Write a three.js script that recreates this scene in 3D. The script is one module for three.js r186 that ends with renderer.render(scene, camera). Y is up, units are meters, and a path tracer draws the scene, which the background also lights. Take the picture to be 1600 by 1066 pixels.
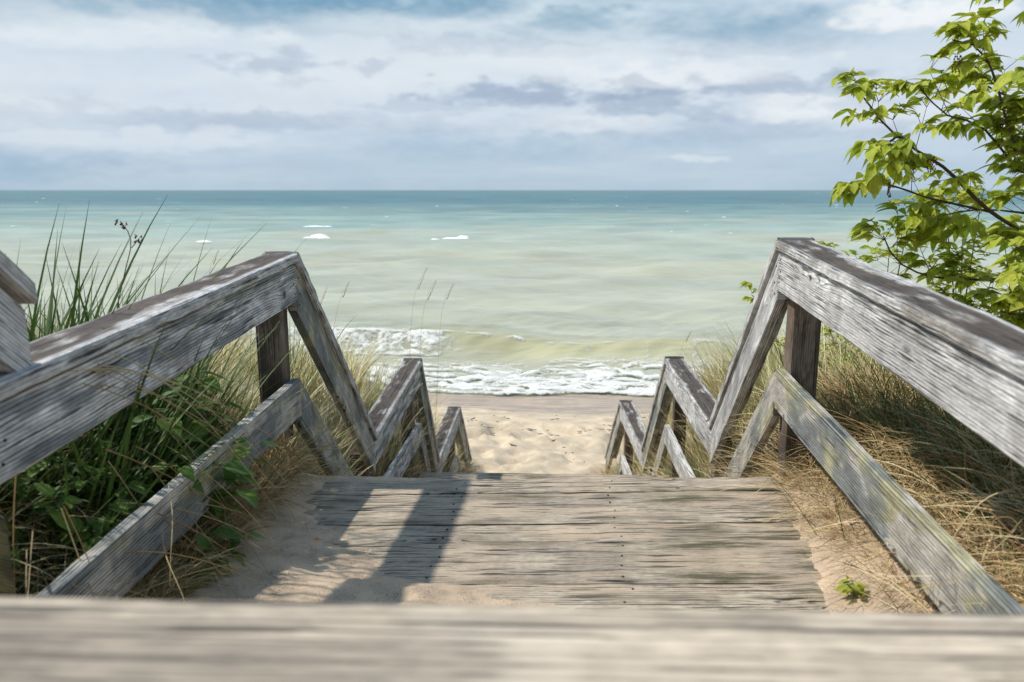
import * as THREE from 'three';
import { mergeGeometries } from 'three/addons/utils/BufferGeometryUtils.js';

// ───────────── camera, sun, exposure ─────────────
const EYE = 1.09, PITCH = 10.72, YAW = 3.2;
const scene = new THREE.Scene();
const camera = new THREE.PerspectiveCamera(46.4, 1024 / 682, 0.05, 20000);
camera.position.set(0, EYE, 0);
camera.rotation.order = 'YXZ';
camera.rotation.set(-PITCH * Math.PI / 180, YAW * Math.PI / 180, 0);
camera.focus = 4.0; camera.userData.fStop = 4.0;
scene.add(camera);
const renderer = new THREE.WebGLRenderer({ antialias: true });
renderer.setSize(1024, 682);
renderer.toneMapping = THREE.LinearToneMapping;
renderer.toneMappingExposure = 1.1;
renderer.shadowMap.enabled = true;
const sun = new THREE.DirectionalLight(new THREE.Color(1, 0.95, 0.88), 4.3);
const SUN_DIR = new THREE.Vector3(-0.755, 1, -0.04).normalize();
sun.position.copy(SUN_DIR).multiplyScalar(30).add(new THREE.Vector3(0, 0, -5));
sun.target.position.set(0, 0, -5);
sun.castShadow = true; sun.shadow.radius = 2.4; sun.shadow.mapSize.set(4096, 4096);
Object.assign(sun.shadow.camera, { left: -16, right: 16, top: 16, bottom: -16, near: 1, far: 70 });
scene.add(sun, sun.target);

// ───────────── noise and random ─────────────
function rng(seed) { let a = seed >>> 0; return () => { a = (a + 0x6D2B79F5) | 0; let t = Math.imul(a ^ (a >>> 15), 1 | a); t = (t + Math.imul(t ^ (t >>> 7), 61 | t)) ^ t; return ((t ^ (t >>> 14)) >>> 0) / 4294967296; }; }
const PT = new Float32Array(65536); { const r = rng(7); for (let i = 0; i < 65536; i++) PT[i] = r(); }
const hsh = (x, y) => PT[(Math.imul(x, 73) + Math.imul(y, 30011) + Math.imul(x ^ (y << 5), 517)) & 65535];
function vn(x, y) { const xi = Math.floor(x), yi = Math.floor(y); let fx = x - xi, fy = y - yi; fx = fx * fx * (3 - 2 * fx); fy = fy * fy * (3 - 2 * fy); const a = hsh(xi, yi), b = hsh(xi + 1, yi), c = hsh(xi, yi + 1), d = hsh(xi + 1, yi + 1); return a + (b - a) * fx + (c - a + (a - b - c + d) * fx) * fy; }
function fbm(x, y, o = 4) { let s = 0, a = 0.5, n = 0; for (let i = 0; i < o; i++) { s += a * vn(x, y); n += a; a *= 0.5; x = x * 2.03 + 17.3; y = y * 2.01 + 9.1; } return s / n; }
const clamp = (x, a = 0, b = 1) => Math.min(b, Math.max(a, x));
const ss = (a, b, x) => { const t = clamp((x - a) / (b - a)); return t * t * (3 - 2 * t); };
const lerp = (a, b, t) => a + (b - a) * t;
const V3 = (x, y, z) => new THREE.Vector3(x, y, z);
const toLin = (c) => { c /= 255; return c <= 0.04045 ? c / 12.92 : Math.pow((c + 0.055) / 1.055, 2.4); };

// ───────────── sky: an equirectangular texture of broken cloud ─────────────
{
  const W = 4096, H = 2048, data = new Float32Array(W * H * 4);
  const prof = [[0, 172, 192, 208], [1.5, 182, 199, 214], [3.2, 192, 206, 219], [5, 203, 214, 225], [7.5, 209, 219, 228], [10, 204, 216, 226], [13, 186, 206, 219], [25, 164, 190, 213], [50, 128, 164, 205], [90, 104, 146, 196]].map(([e, ...c]) => [e, ...c.map(toLin)]);
  // [azimuth, elevation, half width, half height, strength, kind]: kind 0 lavender grey, 1 teal grey, 2 white
  const puffs = [[-19.5, 8.0, 3.3, 0.8, 0.75, 0], [-17, 7.2, 2, 0.5, 0.5, 0], [-13.2, 8.0, 1.3, 0.5, 0.6, 0], [-9.5, 5.6, 5, .45, .5, 0], [-2.5, 6.4, 7.5, 0.9, 1.15, 0], [5.5, 5.7, 4.5, 1.0, 1.1, 0], [1, 6.4, 7, .6, .6, 0], [15, 6.7, 7, 0.8, 1.05, 0], [11.5, 5.0, 3.2, 0.8, 0.7, 0], [19, 5.6, 5, .7, .5, 0],
    [-27, 11.3, 10, 1.2, 1.3, 1], [-13, 12.1, 9, 1.1, 1.5, 1], [-37, 10.2, 9, 1.2, 1.0, 1], [-20, 12.2, 6, .8, .8, 1], [-18, 10.6, 10, 0.9, .5, 1], [1.5, 11.1, 4.2, 0.8, 0.95, 1], [0, 10.4, 8, 1.0, .4, 1], [11.5, 10.6, 5, 1.3, .9, 1], [6, 12.6, 6, .6, .5, 1], [16, 9.9, 7, 1.1, 0.7, 1], [13, 9.0, 6, .6, .4, 0], [-3, 9.4, 8, .8, .45, 0], [26, 7.0, 6, .8, .35, 0],
    [-12, 4.3, 14, .7, .35, 0], [-28, 4.4, 12, .7, .3, 0], [12, 3.8, 14, .8, .45, 0],
    [-5, 2.6, 9, 1.3, 0.5, 3], [4, 3.0, 8, 1.1, .3, 3], [-34, 1.2, 8, 0.8, 0.55, 1], [-10, 2.0, 13, 1.4, .35, 3], [-22, 4.2, 9, .8, .25, 0], [14, 2.2, 12, 1.6, .35, 3],
    [22, 10.4, 4.0, 1.2, 1.3, 2], [20, 12.2, 5, 1, .5, 2], [16, 4.9, 4, 0.9, 0.9, 2], [3, 4.4, 4.5, .7, .55, 2], [8, 7.4, 9, .9, .7, 2], [-30, 9.6, 9, 1.5, 0.55, 2], [-27, 3.0, 10, 0.7, 0.45, 2], [-12, 10.8, 6, .8, .3, 2], [0, 8.6, 7, .8, .4, 2], [9, 2.2, 2.2, .25, .5, 2]];
  const tint = [[toLin(152), toLin(170), toLin(193)], [toLin(108), toLin(152), toLin(180)], [toLin(238), toLin(241), toLin(242)], [toLin(146), toLin(178), toLin(200)]];
  const mean = [toLin(176), toLin(194), toLin(208)];
  for (let j = 0; j < H; j++) {
    const el = (j + 0.5) / H * 180 - 90, k0 = j * W * 4;
    if (el < -0.3) { for (let i = 0; i < W; i++) { const k = k0 + i * 4; data[k] = mean[0] * 0.6; data[k + 1] = mean[1] * 0.6; data[k + 2] = mean[2] * 0.55; data[k + 3] = 1; } continue; }
    let n = 0; while (n < prof.length - 2 && prof[n + 1][0] < el) n++;
    const t = clamp((el - prof[n][0]) / (prof[n + 1][0] - prof[n][0])), c0 = [1, 2, 3].map((m) => lerp(prof[n][m], prof[n + 1][m], t));
    const sE = Math.sin(Math.max(el, 0.5) * Math.PI / 180), cE = Math.cos(el * Math.PI / 180);
    for (let i = 0; i < W; i++) {
      let az = (i + 0.5) / W * 360 - 90; if (az > 180) az -= 360;
      const ar = az * Math.PI / 180, px = Math.sin(ar) * cE / (sE + 0.12), pz = -Math.cos(ar) * cE / (sE + 0.12);
      let c = c0.slice();
      const big = fbm(px * 1.1 + 31, pz * 1.6 + 5, el < 45 ? 5 : 4);
      const m = (big - 0.5) * 2;
      const f0 = clamp(1 + m * 0.10, 0.7, 1.3); c[0] *= f0 * (1 + m * .05); c[1] *= f0; c[2] *= f0 * (1 - m * .06);
      if (el > 13) { const d = ss(0.46, 0.66, fbm(px * 1.7 + 3, pz * 2.1 + 77, 5)) * ss(13, 17, el) * 0.75; for (let q = 0; q < 3; q++) c[q] = lerp(c[q], tint[big > .5 ? 2 : 1][q], d * 0.7); }
      if (el < 17 && az > -62 && az < 62) {
        const w1 = fbm(az * 0.22 + 50, el * 0.7 + 3, 6) - 0.5, w2 = fbm(az * 0.55 + 9, el * 1.5 + 40, 5) - 0.5, w3 = fbm(az * 1.3 + 7, el * 3.1 + 3, 4) - .5;
        for (const [pa, pe, wa, we, st, kind] of puffs) {
          const da = (az - pa + w1 * 5) / wa, de0 = (el - pe + w2 * 1.3), de = de0 / (we * (de0 < 0 ? 0.75 : 1.25));
          const d = da * da + de * de; if (d > 4.5) continue;
          const nk = kind === 3 ? .3 : kind === 1 ? .45 : .85, a = ss(kind === 1 ? 1.9 : 1.5, kind === 3 ? -.3 : kind === 1 ? -.5 : 0.1, d + (w2 * 2.4 + w1 * 1.5 + w3 * 1.3) * nk) * Math.abs(st) * 0.62;
          for (let q = 0; q < 3; q++) c[q] = lerp(c[q], tint[kind][q], clamp(a, 0, .9));
        }
        const f = 1 + w3 * 0.03 + w2 * 0.05; c[0] *= f; c[1] *= f; c[2] *= f;
      }
      const k = k0 + i * 4; data[k] = c[0]; data[k + 1] = c[1]; data[k + 2] = c[2]; data[k + 3] = 1;
    }
  }
  const sky = new THREE.DataTexture(data, W, H, THREE.RGBAFormat, THREE.FloatType);
  sky.mapping = THREE.EquirectangularReflectionMapping; sky.magFilter = sky.minFilter = THREE.LinearFilter; sky.needsUpdate = true;
  scene.background = sky; scene.environment = sky;
}

// ───────────── naming ─────────────
const used = {};
function numbered(n) { const k = used[n] = (used[n] ?? -1) + 1; return k ? `${n}_${String(k).padStart(3, '0')}` : n; }
function tag(o, label, category, group, kind) { if (label) o.userData.label = label; if (category) o.userData.category = category; if (group) o.userData.group = group; if (kind) o.userData.kind = kind; return o; }
function shade(m) { m.castShadow = true; m.receiveShadow = true; return m; }
function top(o, name) { o.name = numbered(name); scene.add(o); return o; }
function thing(name, label, category, group) { return tag(top(new THREE.Group(), name), label, category, group); }
function part(name, geo, mat, parent) {
  const m = shade(new THREE.Mesh(geo, mat)); const c = parent.userData.count ??= {}; Object.defineProperty(parent.userData, 'count', { enumerable: false, value: c });
  c[name] = (c[name] ?? -1) + 1; m.name = c[name] ? `${name}_${String(c[name]).padStart(3, '0')}` : name; parent.add(m); return m;
}

// ───────────── materials ─────────────
function tex(W, H, f, { srgb = true, wrap = THREE.MirroredRepeatWrapping } = {}) {
  const d = new Uint8Array(W * H * 4), o = [0, 0, 0, 255];
  for (let j = 0; j < H; j++) for (let i = 0; i < W; i++) { o[3] = 255; f(i, j, o); const k = (j * W + i) * 4; for (let q = 0; q < 4; q++) d[k + q] = clamp(o[q], 0, 255); }
  const t = new THREE.DataTexture(d, W, H); t.wrapS = t.wrapT = wrap; t.magFilter = THREE.LinearFilter; t.minFilter = THREE.LinearMipmapLinearFilter; t.generateMipmaps = true;
  if (srgb) t.colorSpace = THREE.SRGBColorSpace; t.needsUpdate = true; return t;
}
// Weathered wood: 2.4 m along the grain by 0.3 m across
function wood(seed, p) {
  const W = 1400, H = 320, r = rng(seed), knots = [], h = new Float32Array(W * H), rgb = new Float32Array(W * H * 3);
  for (let k = 0; k < (p.knots ?? 4); k++) knots.push([r() * 2.4, r() * 0.3, 0.05 + r() * 0.13, 0.010 + r() * 0.014, 1.4 + r() * 3.2]);
  const S = seed * 13.7;
  for (let j = 0; j < H; j++) for (let i = 0; i < W; i++) {
    const u = i / W * 2.4, v = j / H * 0.3;
    let g = v * p.rings + 2.2 * fbm(u * 0.5 + S, v * 6 + S, 3) + 0.25 * vn(u * 7, v * 90 + S), kn = 0;
    for (const [ku, kv, su, sv, A] of knots) { const a = (u - ku) / su, b = (v - kv) / sv, e = a * a + b * b; if (e < 12) g += A * Math.exp(-e); const q = (u - ku) / (sv * 1.1), e2 = q * q + b * b * 1.2; if (e2 < 3) kn = Math.max(kn, ss(0.75, 0.1, e2)); }
    const fr = g - Math.floor(g), late = ss(0.55, 0.86, fr) * ss(1, 0.94, fr) * (0.35 + 1.1 * vn(Math.floor(g) * 7.3 + S, u * 4.5));
    const fine = fbm(u * 34 + S, v * 360 + S, 3) * .7 + fbm(u * 75, v * 150 + S, 2) * .3, blot = fbm(u * 15 + S, v * 12 + S * 2, 3), tone = fbm(u * 0.7 + S * 5, v * 60 + 3, 3), crack = ss(0.66, 0.75, fbm(u * 6 + S * 2, v * 200, 3) + (fr > 0.75 && fr < .95 ? 0.05 : 0));
    const patch = fbm(u * p.pu + S * 3, v * p.pv + 7, 5) + (fine - 0.5) * 0.25 + (late - .3) * .05;
    const st = ss(p.p0, p.p1, patch) * (p.vm ? ss(p.vm[0] - .008, p.vm[0] + .012, v + (fine - .5) * .02 + (tone - .5) * .02) * ss(p.vm[1] + .008, p.vm[1] - .014, v + (tone - .5) * .03) : 1), patch2 = ss(0.55, 0.68, fbm(u * 6 + S, v * 14 + 90 + S, 4) + (fine - .5) * .2);
    const lum = 1 + (tone - .5) * (p.tone ?? .16) + (blot - .5) * (p.blot ?? .22) + (fine - 0.5) * p.fine - late * p.late - crack * p.crack - kn * 0.5;
    const ms = p.moss ? .75 * ss(.69, .82, fbm(u * 4 + S, v * 44 + 5, 4) + (fine - .5) * .3 + (u - 1.32) * .34 - (u > 1.98 ? 1 : 0)) : 0;
    for (let q = 0; q < 3; q++) { let c = lerp(p.base[q], p.alt[q], patch2); c = lerp(c, p.stain[q], st * (p.stainMix ?? 0.85)); if (ms) c = lerp(c, [76, 72, 46][q], ms); rgb[(j * W + i) * 3 + q] = c * lum; }
    if (p.sand) { const s = ss(p.sand, p.sand + .12, fbm(u * 2.6 + S, v * 11 + 40, 4) + (0.5 - late) * 0.07 - crack * 0.25 + (vn(u * 420, v * 800) - .5) * .12); const sp = 0.9 + vn(u * 500, v * 1000) * .2; for (let q = 0; q < 3; q++) { const k = (j * W + i) * 3 + q; rgb[k] = lerp(rgb[k], [182, 162, 137][q] * sp, s * .55); } }
    h[j * W + i] = 0.62 + (fine - 0.5) * 0.45 + late * 0.22 - crack * 0.55 - kn * .1;
  }
  const map = tex(W, H, (i, j, o) => { for (let q = 0; q < 3; q++) o[q] = rgb[(j * W + i) * 3 + q]; });
  const bump = tex(W, H, (i, j, o) => { o[0] = o[1] = o[2] = h[j * W + i] * 255; }, { srgb: false });
  return new THREE.MeshStandardMaterial({ map, bumpMap: bump, bumpScale: p.bump ?? 0.0022, roughness: p.rough ?? 0.82, metalness: 0 });
}
const M = {
  face: wood(3, { rings: 115, pu: 5, pv: 10, p0: 0.54, p1: 0.66, base: [192, 190, 187], alt: [208, 207, 206], stain: [142, 139, 136], fine: 0.5, late: 0.36, crack: 0.4, knots: 6, stainMix: .6, blot: .3 }),
  faceSpotted: wood(5, { rings: 110, pu: 6, pv: 34, p0: 0.46, p1: 0.62, base: [192, 190, 187], alt: [208, 207, 206], stain: [88, 94, 98], fine: 0.55, late: 0.38, crack: 0.45, knots: 7, stainMix: .62, blot: .3 }),
  cap: wood(11, { rings: 100, pu: 5, pv: 18, p0: 0.29, p1: 0.46, base: [180, 178, 175], alt: [150, 145, 138], stain: [70, 59, 51], fine: 0.7, late: 0.2, crack: 0.5, knots: 3, stainMix: .92, bump: .003, vm: [.046, .148], blot: .4 }),
  mid: wood(17, { rings: 110, pu: 5, pv: 9, p0: 0.53, p1: 0.64, base: [180, 174, 163], alt: [156, 151, 120], stain: [98, 105, 107], fine: 0.55, late: 0.36, crack: 0.45, knots: 5, stainMix: .7, blot: .3 }),
  post: wood(23, { rings: 120, pu: 3, pv: 9, p0: 0.5, p1: 0.7, base: [108, 91, 76], alt: [126, 112, 97], stain: [68, 57, 48], fine: 0.5, late: 0.2, crack: 0.4, knots: 2 }),
  olive: wood(29, { rings: 120, pu: 3, pv: 7, p0: 0.5, p1: 0.7, base: [100, 90, 52], alt: [116, 106, 66], stain: [66, 60, 38], fine: 0.5, late: 0.2, crack: 0.4, knots: 2 }),
  deck: [wood(31, { rings: 105, pu: 3, pv: 9, p0: 0.58, p1: 0.74, base: [164, 151, 132], alt: [175, 162, 143], stain: [132, 119, 100], fine: 0.6, late: 0.32, crack: 0.6, knots: 3, sand: .50, bump: .0025, moss: 1, tone: .14 }),
    wood(37, { rings: 85, pu: 3, pv: 9, p0: 0.57, p1: 0.72, base: [157, 145, 127], alt: [171, 159, 140], stain: [116, 105, 87], fine: 0.6, late: 0.34, crack: 0.6, knots: 6, sand: .52, bump: .0025, moss: 1, tone: .14 }),
    wood(41, { rings: 125, pu: 3, pv: 9, p0: 0.55, p1: 0.7, base: [152, 140, 123], alt: [168, 156, 137], stain: [108, 98, 80], fine: 0.6, late: 0.34, crack: 0.65, knots: 4, sand: .54, bump: .0025, moss: 1, tone: .14 })],
  front: wood(43, { rings: 90, pu: 2.4, pv: 14, p0: 0.55, p1: 0.66, base: [182, 168, 148], alt: [192, 179, 160], stain: [128, 117, 104], fine: 0.5, late: 0.18, crack: 0.4, knots: 5, stainMix: .7, tone: .2 }),
  nail: new THREE.MeshStandardMaterial({ color: new THREE.Color(0.03, 0.026, 0.023), roughness: 0.7, metalness: 0.4 }),
};
const sandTex = (base, dark, seed, speck) => { const W = 1024; const hs = new Float32Array(W * W); const map = tex(W, W, (i, j, o) => { const u = i / W * 16, v = j / W * 16; const g = vn(i * 0.9 + seed, j * 0.9), g2 = vn(i * 0.37, j * 0.37 + seed), big = fbm(u * 0.6 + seed, v * 0.6, 4), sp = ss(speck, speck + 0.06, vn(i * 0.42 + 99, j * 0.42) * 0.75 + fbm(u * 1.4, v * 1.4 + seed, 3) * 0.38); const l = 0.84 + g * 0.14 + g2 * 0.1 + (big - 0.5) * 0.3; hs[j * W + i] = g * .5 + g2 * .5 + big * 1.2; for (let q = 0; q < 3; q++) o[q] = lerp(base[q] * l, dark[q], sp * .85); });
  const bump = tex(W, W, (i, j, o) => { o[0] = o[1] = o[2] = hs[j * W + i] * 115; }, { srgb: false }); return new THREE.MeshStandardMaterial({ map, bumpMap: bump, bumpScale: 0.005, roughness: 0.95 }); };
M.beach = sandTex([195, 178, 152], [128, 108, 84], 3, 0.93);
M.drift = sandTex([190, 168, 142], [92, 74, 58], 19, 0.80);

// ───────────── ground: beach, dune and lake bed in one sheet ─────────────
const pw = (pts, z) => { if (z >= pts[0][0]) return pts[0][1]; for (let i = 1; i < pts.length; i++) if (z >= pts[i][0]) { const t = (pts[i - 1][0] - z) / (pts[i - 1][0] - pts[i][0]); return lerp(pts[i - 1][1], pts[i][1], t * t * (3 - 2 * t) * .5 + t * .5); } return pts.at(-1)[1]; };
const CEN = [[0, 0.35], [-1.2, -0.2], [-3, -0.22], [-4.2, -1.15], [-5.6, -1.2], [-6.6, -1.9], [-8, -2.08], [-9, -2.23], [-11.4, -2.34], [-13, -2.5], [-14.4, -2.64], [-20, -3.2], [-40, -4.5], [-300, -14]];
const SIDE = [[3, 1.4], [0, 0.75], [-1, 0.35], [-2, 0.16], [-3, 0.06], [-4, -0.04], [-5, -0.17], [-6, -0.36], [-7, -0.72], [-8, -1.24], [-9, -1.88], [-10, -2.22], [-11.4, -2.34], [-13, -2.5], [-14.4, -2.64], [-20, -3.2], [-40, -4.5], [-300, -14]];
function groundH(x, z) {
  const cx = -0.1 - Math.max(0, -z - 6) * 0.02, d = Math.abs(x - cx), half = lerp(0.95, 0.85, ss(-5, -8, z));
  const bx = x + (fbm(x * .8 + 5, z * .8, 3) - .5) * 0.3;
  const w = ss(half + 0.02, half + 0.55, Math.abs(bx - cx));
  let s = pw(SIDE, z + 0.5 * (fbm(x * 0.35 + 20, z * 0.35, 3) - 0.5) * Math.min(2, d * .5));
  if (x < -1 && z > -7) s += Math.min(.5, 0.03 * Math.max(0, d - 1.4)); if (x > 1) s += 0.10 * ss(1.1, 2.6, x) * ss(-8, -4, z);
  let y = lerp(pw(CEN, z), s, w);
  y += (fbm(x * 1.7, z * 1.7 + 9, 4) - 0.5) * 0.10 * ss(-9.5, -8, z) * w;
  const fp = ss(-7.6, -8.6, z) * ss(-11.9, -11.2, z + (fbm(x * .7, 3, 2) - .5)); y -= fp * (ss(0.5, 0.78, fbm(x * 2.4 + 40, z * 2.4, 3)) * 0.15 - (fbm(x * 5, z * 5, 3) - .5) * .13 + ss(.58, .8, fbm(x * 4.2 + 9, z * 4.2, 2)) * .05);
  y += (fbm(x * 3, z * 5, 3) - .5) * 0.012 * ss(-9, -10, z);
  return y;
}
{
  const xs = [], zs = [];
  for (let x = 0; x < 4.5; x += 0.055) xs.push(x); for (let x = 4.5, s = 0.06; x < 9000; x += s) { xs.push(x); s *= 1.13; } xs.push(9000);
  const X = [...xs.slice(1).reverse().map((x) => -x), ...xs];
  zs.push(60, 30, 15, 8, 5, 3, 2); for (let z = 1.2; z > -15; z -= 0.055) zs.push(z); for (let z = -15, s = 0.08; z > -9000; z -= s) { zs.push(z); s *= 1.12; }
  const pos = [], uv = [], idx = [], n = X.length;
  for (const z of zs) for (const x of X) { pos.push(x, groundH(x, z), z); uv.push(x / 1.6, z / 1.6); }
  for (let j = 0; j < zs.length - 1; j++) for (let i = 0; i < n - 1; i++) { const a = j * n + i; idx.push(a, a + 1, a + n, a + 1, a + n + 1, a + n); }
  const g = new THREE.BufferGeometry(); g.setAttribute('position', new THREE.Float32BufferAttribute(pos, 3)); g.setAttribute('uv', new THREE.Float32BufferAttribute(uv, 2)); g.setIndex(idx); g.computeVertexNormals();
  tag(shade(top(new THREE.Mesh(g, M.beach), 'sandy_ground')), 'pale sandy beach and dune under the stairs down to the lake', null, null, 'structure');
}
function sheet(name, x0, x1, nx, z0, z1, nz, hf, mat, uvs, keep) {
  const pos = [], uv = [], idx = [];
  for (let j = 0; j <= nz; j++) for (let i = 0; i <= nx; i++) { const x = lerp(x0, x1, i / nx), z = lerp(z0, z1, j / nz); pos.push(x, hf(x, z), z); uv.push(x / uvs, z / uvs); }
  const n = nx + 1; for (let j = 0; j < nz; j++) for (let i = 0; i < nx; i++) { const a = j * n + i; if (keep && !keep(lerp(x0, x1, (i + .5) / nx), lerp(z0, z1, (j + .5) / nz))) continue; idx.push(a, a + 1, a + n, a + 1, a + n + 1, a + n); }
  const g = new THREE.BufferGeometry(); g.setAttribute('position', new THREE.Float32BufferAttribute(pos, 3)); g.setAttribute('uv', new THREE.Float32BufferAttribute(uv, 2)); g.setIndex(idx); g.computeVertexNormals();
  return shade(top(new THREE.Mesh(g, mat), name));
}
// wet sand: the strip that the waves keep damp
const WET = 0.42; M.wet = new THREE.MeshStandardMaterial({ map: tex(512, 512, (i, j, o) => { const g = 0.9 + vn(i * .9, j * .9) * .14, b = ss(.3, .7, fbm(i / 90, j / 14, 4)); o[0] = lerp(190, 150, b) * g; o[1] = lerp(168, 134, b) * g; o[2] = lerp(142, 120, b) * g; }), roughness: WET });
tag(sheet('wet_sand', -30, 30, 500, -11.6, -16, 60, (x, z) => groundH(x, z) + 0.004 - 0.03 * ss(-12.75, -12.45, z + (fbm(x * 0.5, 1, 3) - .5) * 1.1 + (fbm(x * 3, z * 3, 2) - .5) * .12), M.wet, 1.5), 'damp darker sand along the water edge', null, null, 'structure');

// ───────────── lake ─────────────
const LEVEL = -2.66, WAVES = []; { const r = rng(99); for (let k = 0; k < 46; k++) { const L = 0.45 * Math.pow(1.135, k) * (0.9 + 0.2 * r()), th = (r() - 0.5) * 1.5 + (r() < .3 ? 0.5 : 0.1); WAVES.push([L, Math.cos(th) * 6.283 / L, Math.sin(th) * 6.283 / L, r() * 6.28, 0.0105 * Math.pow(L, 0.6) * (L > 12 ? Math.pow(12 / L, 1.1) : 1)]); } }
const crestZ = (x) => -19.6 + 0.55 * Math.sin(x * 0.33 + 0.4) + (fbm(x * 0.4 + 8, 2, 3) - 0.5) * 0.9;
function lakeH(x, z, dz, dx) {
  let h = 0; const near = ss(-13.8, -22, z);
  for (const [L, kz, kx, ph, A] of WAVES) { const f = clamp((L / Math.max(dz, dx * 0.5) - 3) / 4); if (f > 0) { const s = Math.sin(kz * z + kx * x + ph); h += A * f * (s - 0.35 * (1 - s * s)) * lerp(0.4, 1, near); } }
  // breaking wave and the older swell behind it
  const c = z - crestZ(x), amp = 0.32 * ss(9, 1, x) * ss(-16, -6, x) + 0.10, k = c > 0 ? 0.34 : 1.5; h += amp * Math.exp(-(c * c) / (2 * k * k));
  for (const [z0, a, w, xa, xb] of [[-31, 0.26, 1.7, -4, 10], [-27, 0.14, 1.2, -12, 4], [-44, .2, 2.2, 4, 22], [-39, .16, 2, -20, -4]]) { const d = z - z0 - Math.sin(x * 0.2 + z0) * 0.6 - (fbm(x * .15 + z0, 1, 2) - .5) * 4; h += a * Math.exp(-(d * d) / (2 * w * w)) * ss(xa - 4, xa + 2, x) * ss(xb + 5, xb - 2, x); }
  return LEVEL + h;
}
function shoreZ(x) { return -14.35 - 0.35 * Math.sin(x * 0.45 - 0.5) - (fbm(x * 0.9 + 4, 7, 3) - 0.5) * 0.8 + 0.07 * x; }
{
  const zs = [], sx = []; for (let z = -13.2; z > -24; z -= 0.06) zs.push(z); for (let z = -24, s = 0.06; z > -11000; z -= s) { zs.push(z); s = Math.max(0.07, (-z - 14) * 0.0105); }
  for (let x = 0; x < 9; x += 0.09) sx.push(x); for (let x = 9, s = 0.1; x < 62; x += s) { sx.push(x); s *= 1.045; }
  const S = [...sx.slice(1).reverse().map((x) => -x), ...sx], n = S.length, pos = [], col = [], uv = [], idx = [];
  const teal = [0.022, 0.118, 0.138], sea = [0.25, 0.365, 0.315], silt = [0.395, 0.405, 0.31], tan = [0.41, 0.385, 0.26], olive = [0.345, 0.325, 0.17];
  zs.forEach((z, j) => { const far = 1 + Math.max(0, -z - 20) / 22, dz = Math.abs((zs[j + 1] ?? z) - z) || 100;
    S.forEach((s, i) => { const x = s * far, dx = (S[i + 1] ?? s + 2.3) * far - x, D = -z; pos.push(x, z < -11000 ? LEVEL : lakeH(x, z, dz, dx), z); uv.push(x / 6, z / 6);
      const ln = Math.log2(D / 20), nz = fbm(ln * 6 + 3, x / D * 2.2 + 11, 3) - 0.5, nf = fbm(x / (1.5 + D * .035), z / (0.5 + D * 0.012), 3) - .5;
      const a = ss(0.7, 3.0, ln + nz * 1.3), b = ss(1.7, 4.0, ln + nz * 0.9);
      const plume = ss(0.5, 0.75, fbm(x * 0.05 + 2, z * 0.16 + 9, 4)) * ss(4.2, 1.5, ln);
      const cz = z - crestZ(x), ol = Math.exp(-((cz - 0.15) ** 2) / (cz > 0 ? .28 : .9)) * ss(-6.5, -2.5, x) * ss(9, 2, x) * .6;
      for (let q = 0; q < 3; q++) { let c = lerp(lerp(silt[q], sea[q], a), teal[q], b); c = lerp(c, tan[q], plume * 0.6); c = lerp(c, olive[q], ol); col.push(c * (1 + nf * 0.42)); } }); });
  for (let j = 0; j < zs.length - 1; j++) for (let i = 0; i < n - 1; i++) { const a = j * n + i; idx.push(a, a + 1, a + n, a + 1, a + n + 1, a + n); }
  // where the sheet runs up the sand it ends at a curved water line
  const g = new THREE.BufferGeometry(); for (let j = 0; j < zs.length; j++) for (let i = 0; i < n; i++) { const k = (j * n + i) * 3, d = pos[k + 2] - shoreZ(pos[k]); if (d > -3) { const gh = groundH(pos[k], pos[k + 2]) ; pos[k + 1] = d > 0 ? gh - 0.02 - d * .2 : lerp(gh + 0.012, Math.max(pos[k + 1], gh + .012), ss(0, -3, d)); } }
  g.setAttribute('position', new THREE.Float32BufferAttribute(pos, 3)); g.setAttribute('uv', new THREE.Float32BufferAttribute(uv, 2)); g.setAttribute('color', new THREE.Float32BufferAttribute(col, 3)); g.setIndex(idx); g.computeVertexNormals();
  const rip = tex(1024, 1024, (i, j, o) => { const u = i / 1024, v = j / 1024; let h = 0; for (let k = 0; k < 26; k++) { const a = 2 + Math.floor(k * 0.9), b = Math.round((PT[k * 7] - 0.5) * 9), c = 4 + Math.floor(PT[k * 11] * 42); h += Math.sin(6.2832 * (b * u + c * v) + PT[k * 3] * 6.28) / (3 + c * .5 + a * .06); } o[0] = o[1] = o[2] = 128 + h * 70; }, { srgb: false, wrap: THREE.RepeatWrapping });
  M.lake = new THREE.MeshPhysicalMaterial({ vertexColors: true, roughness: 0.28, bumpMap: rip, bumpScale: 0.08, ior: 1.33, specularIntensity: 0.36 });
  tag(shade(top(new THREE.Mesh(g, M.lake), 'lake')), 'wide silty green lake turning teal toward the horizon', null, null, 'structure');
}
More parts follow.
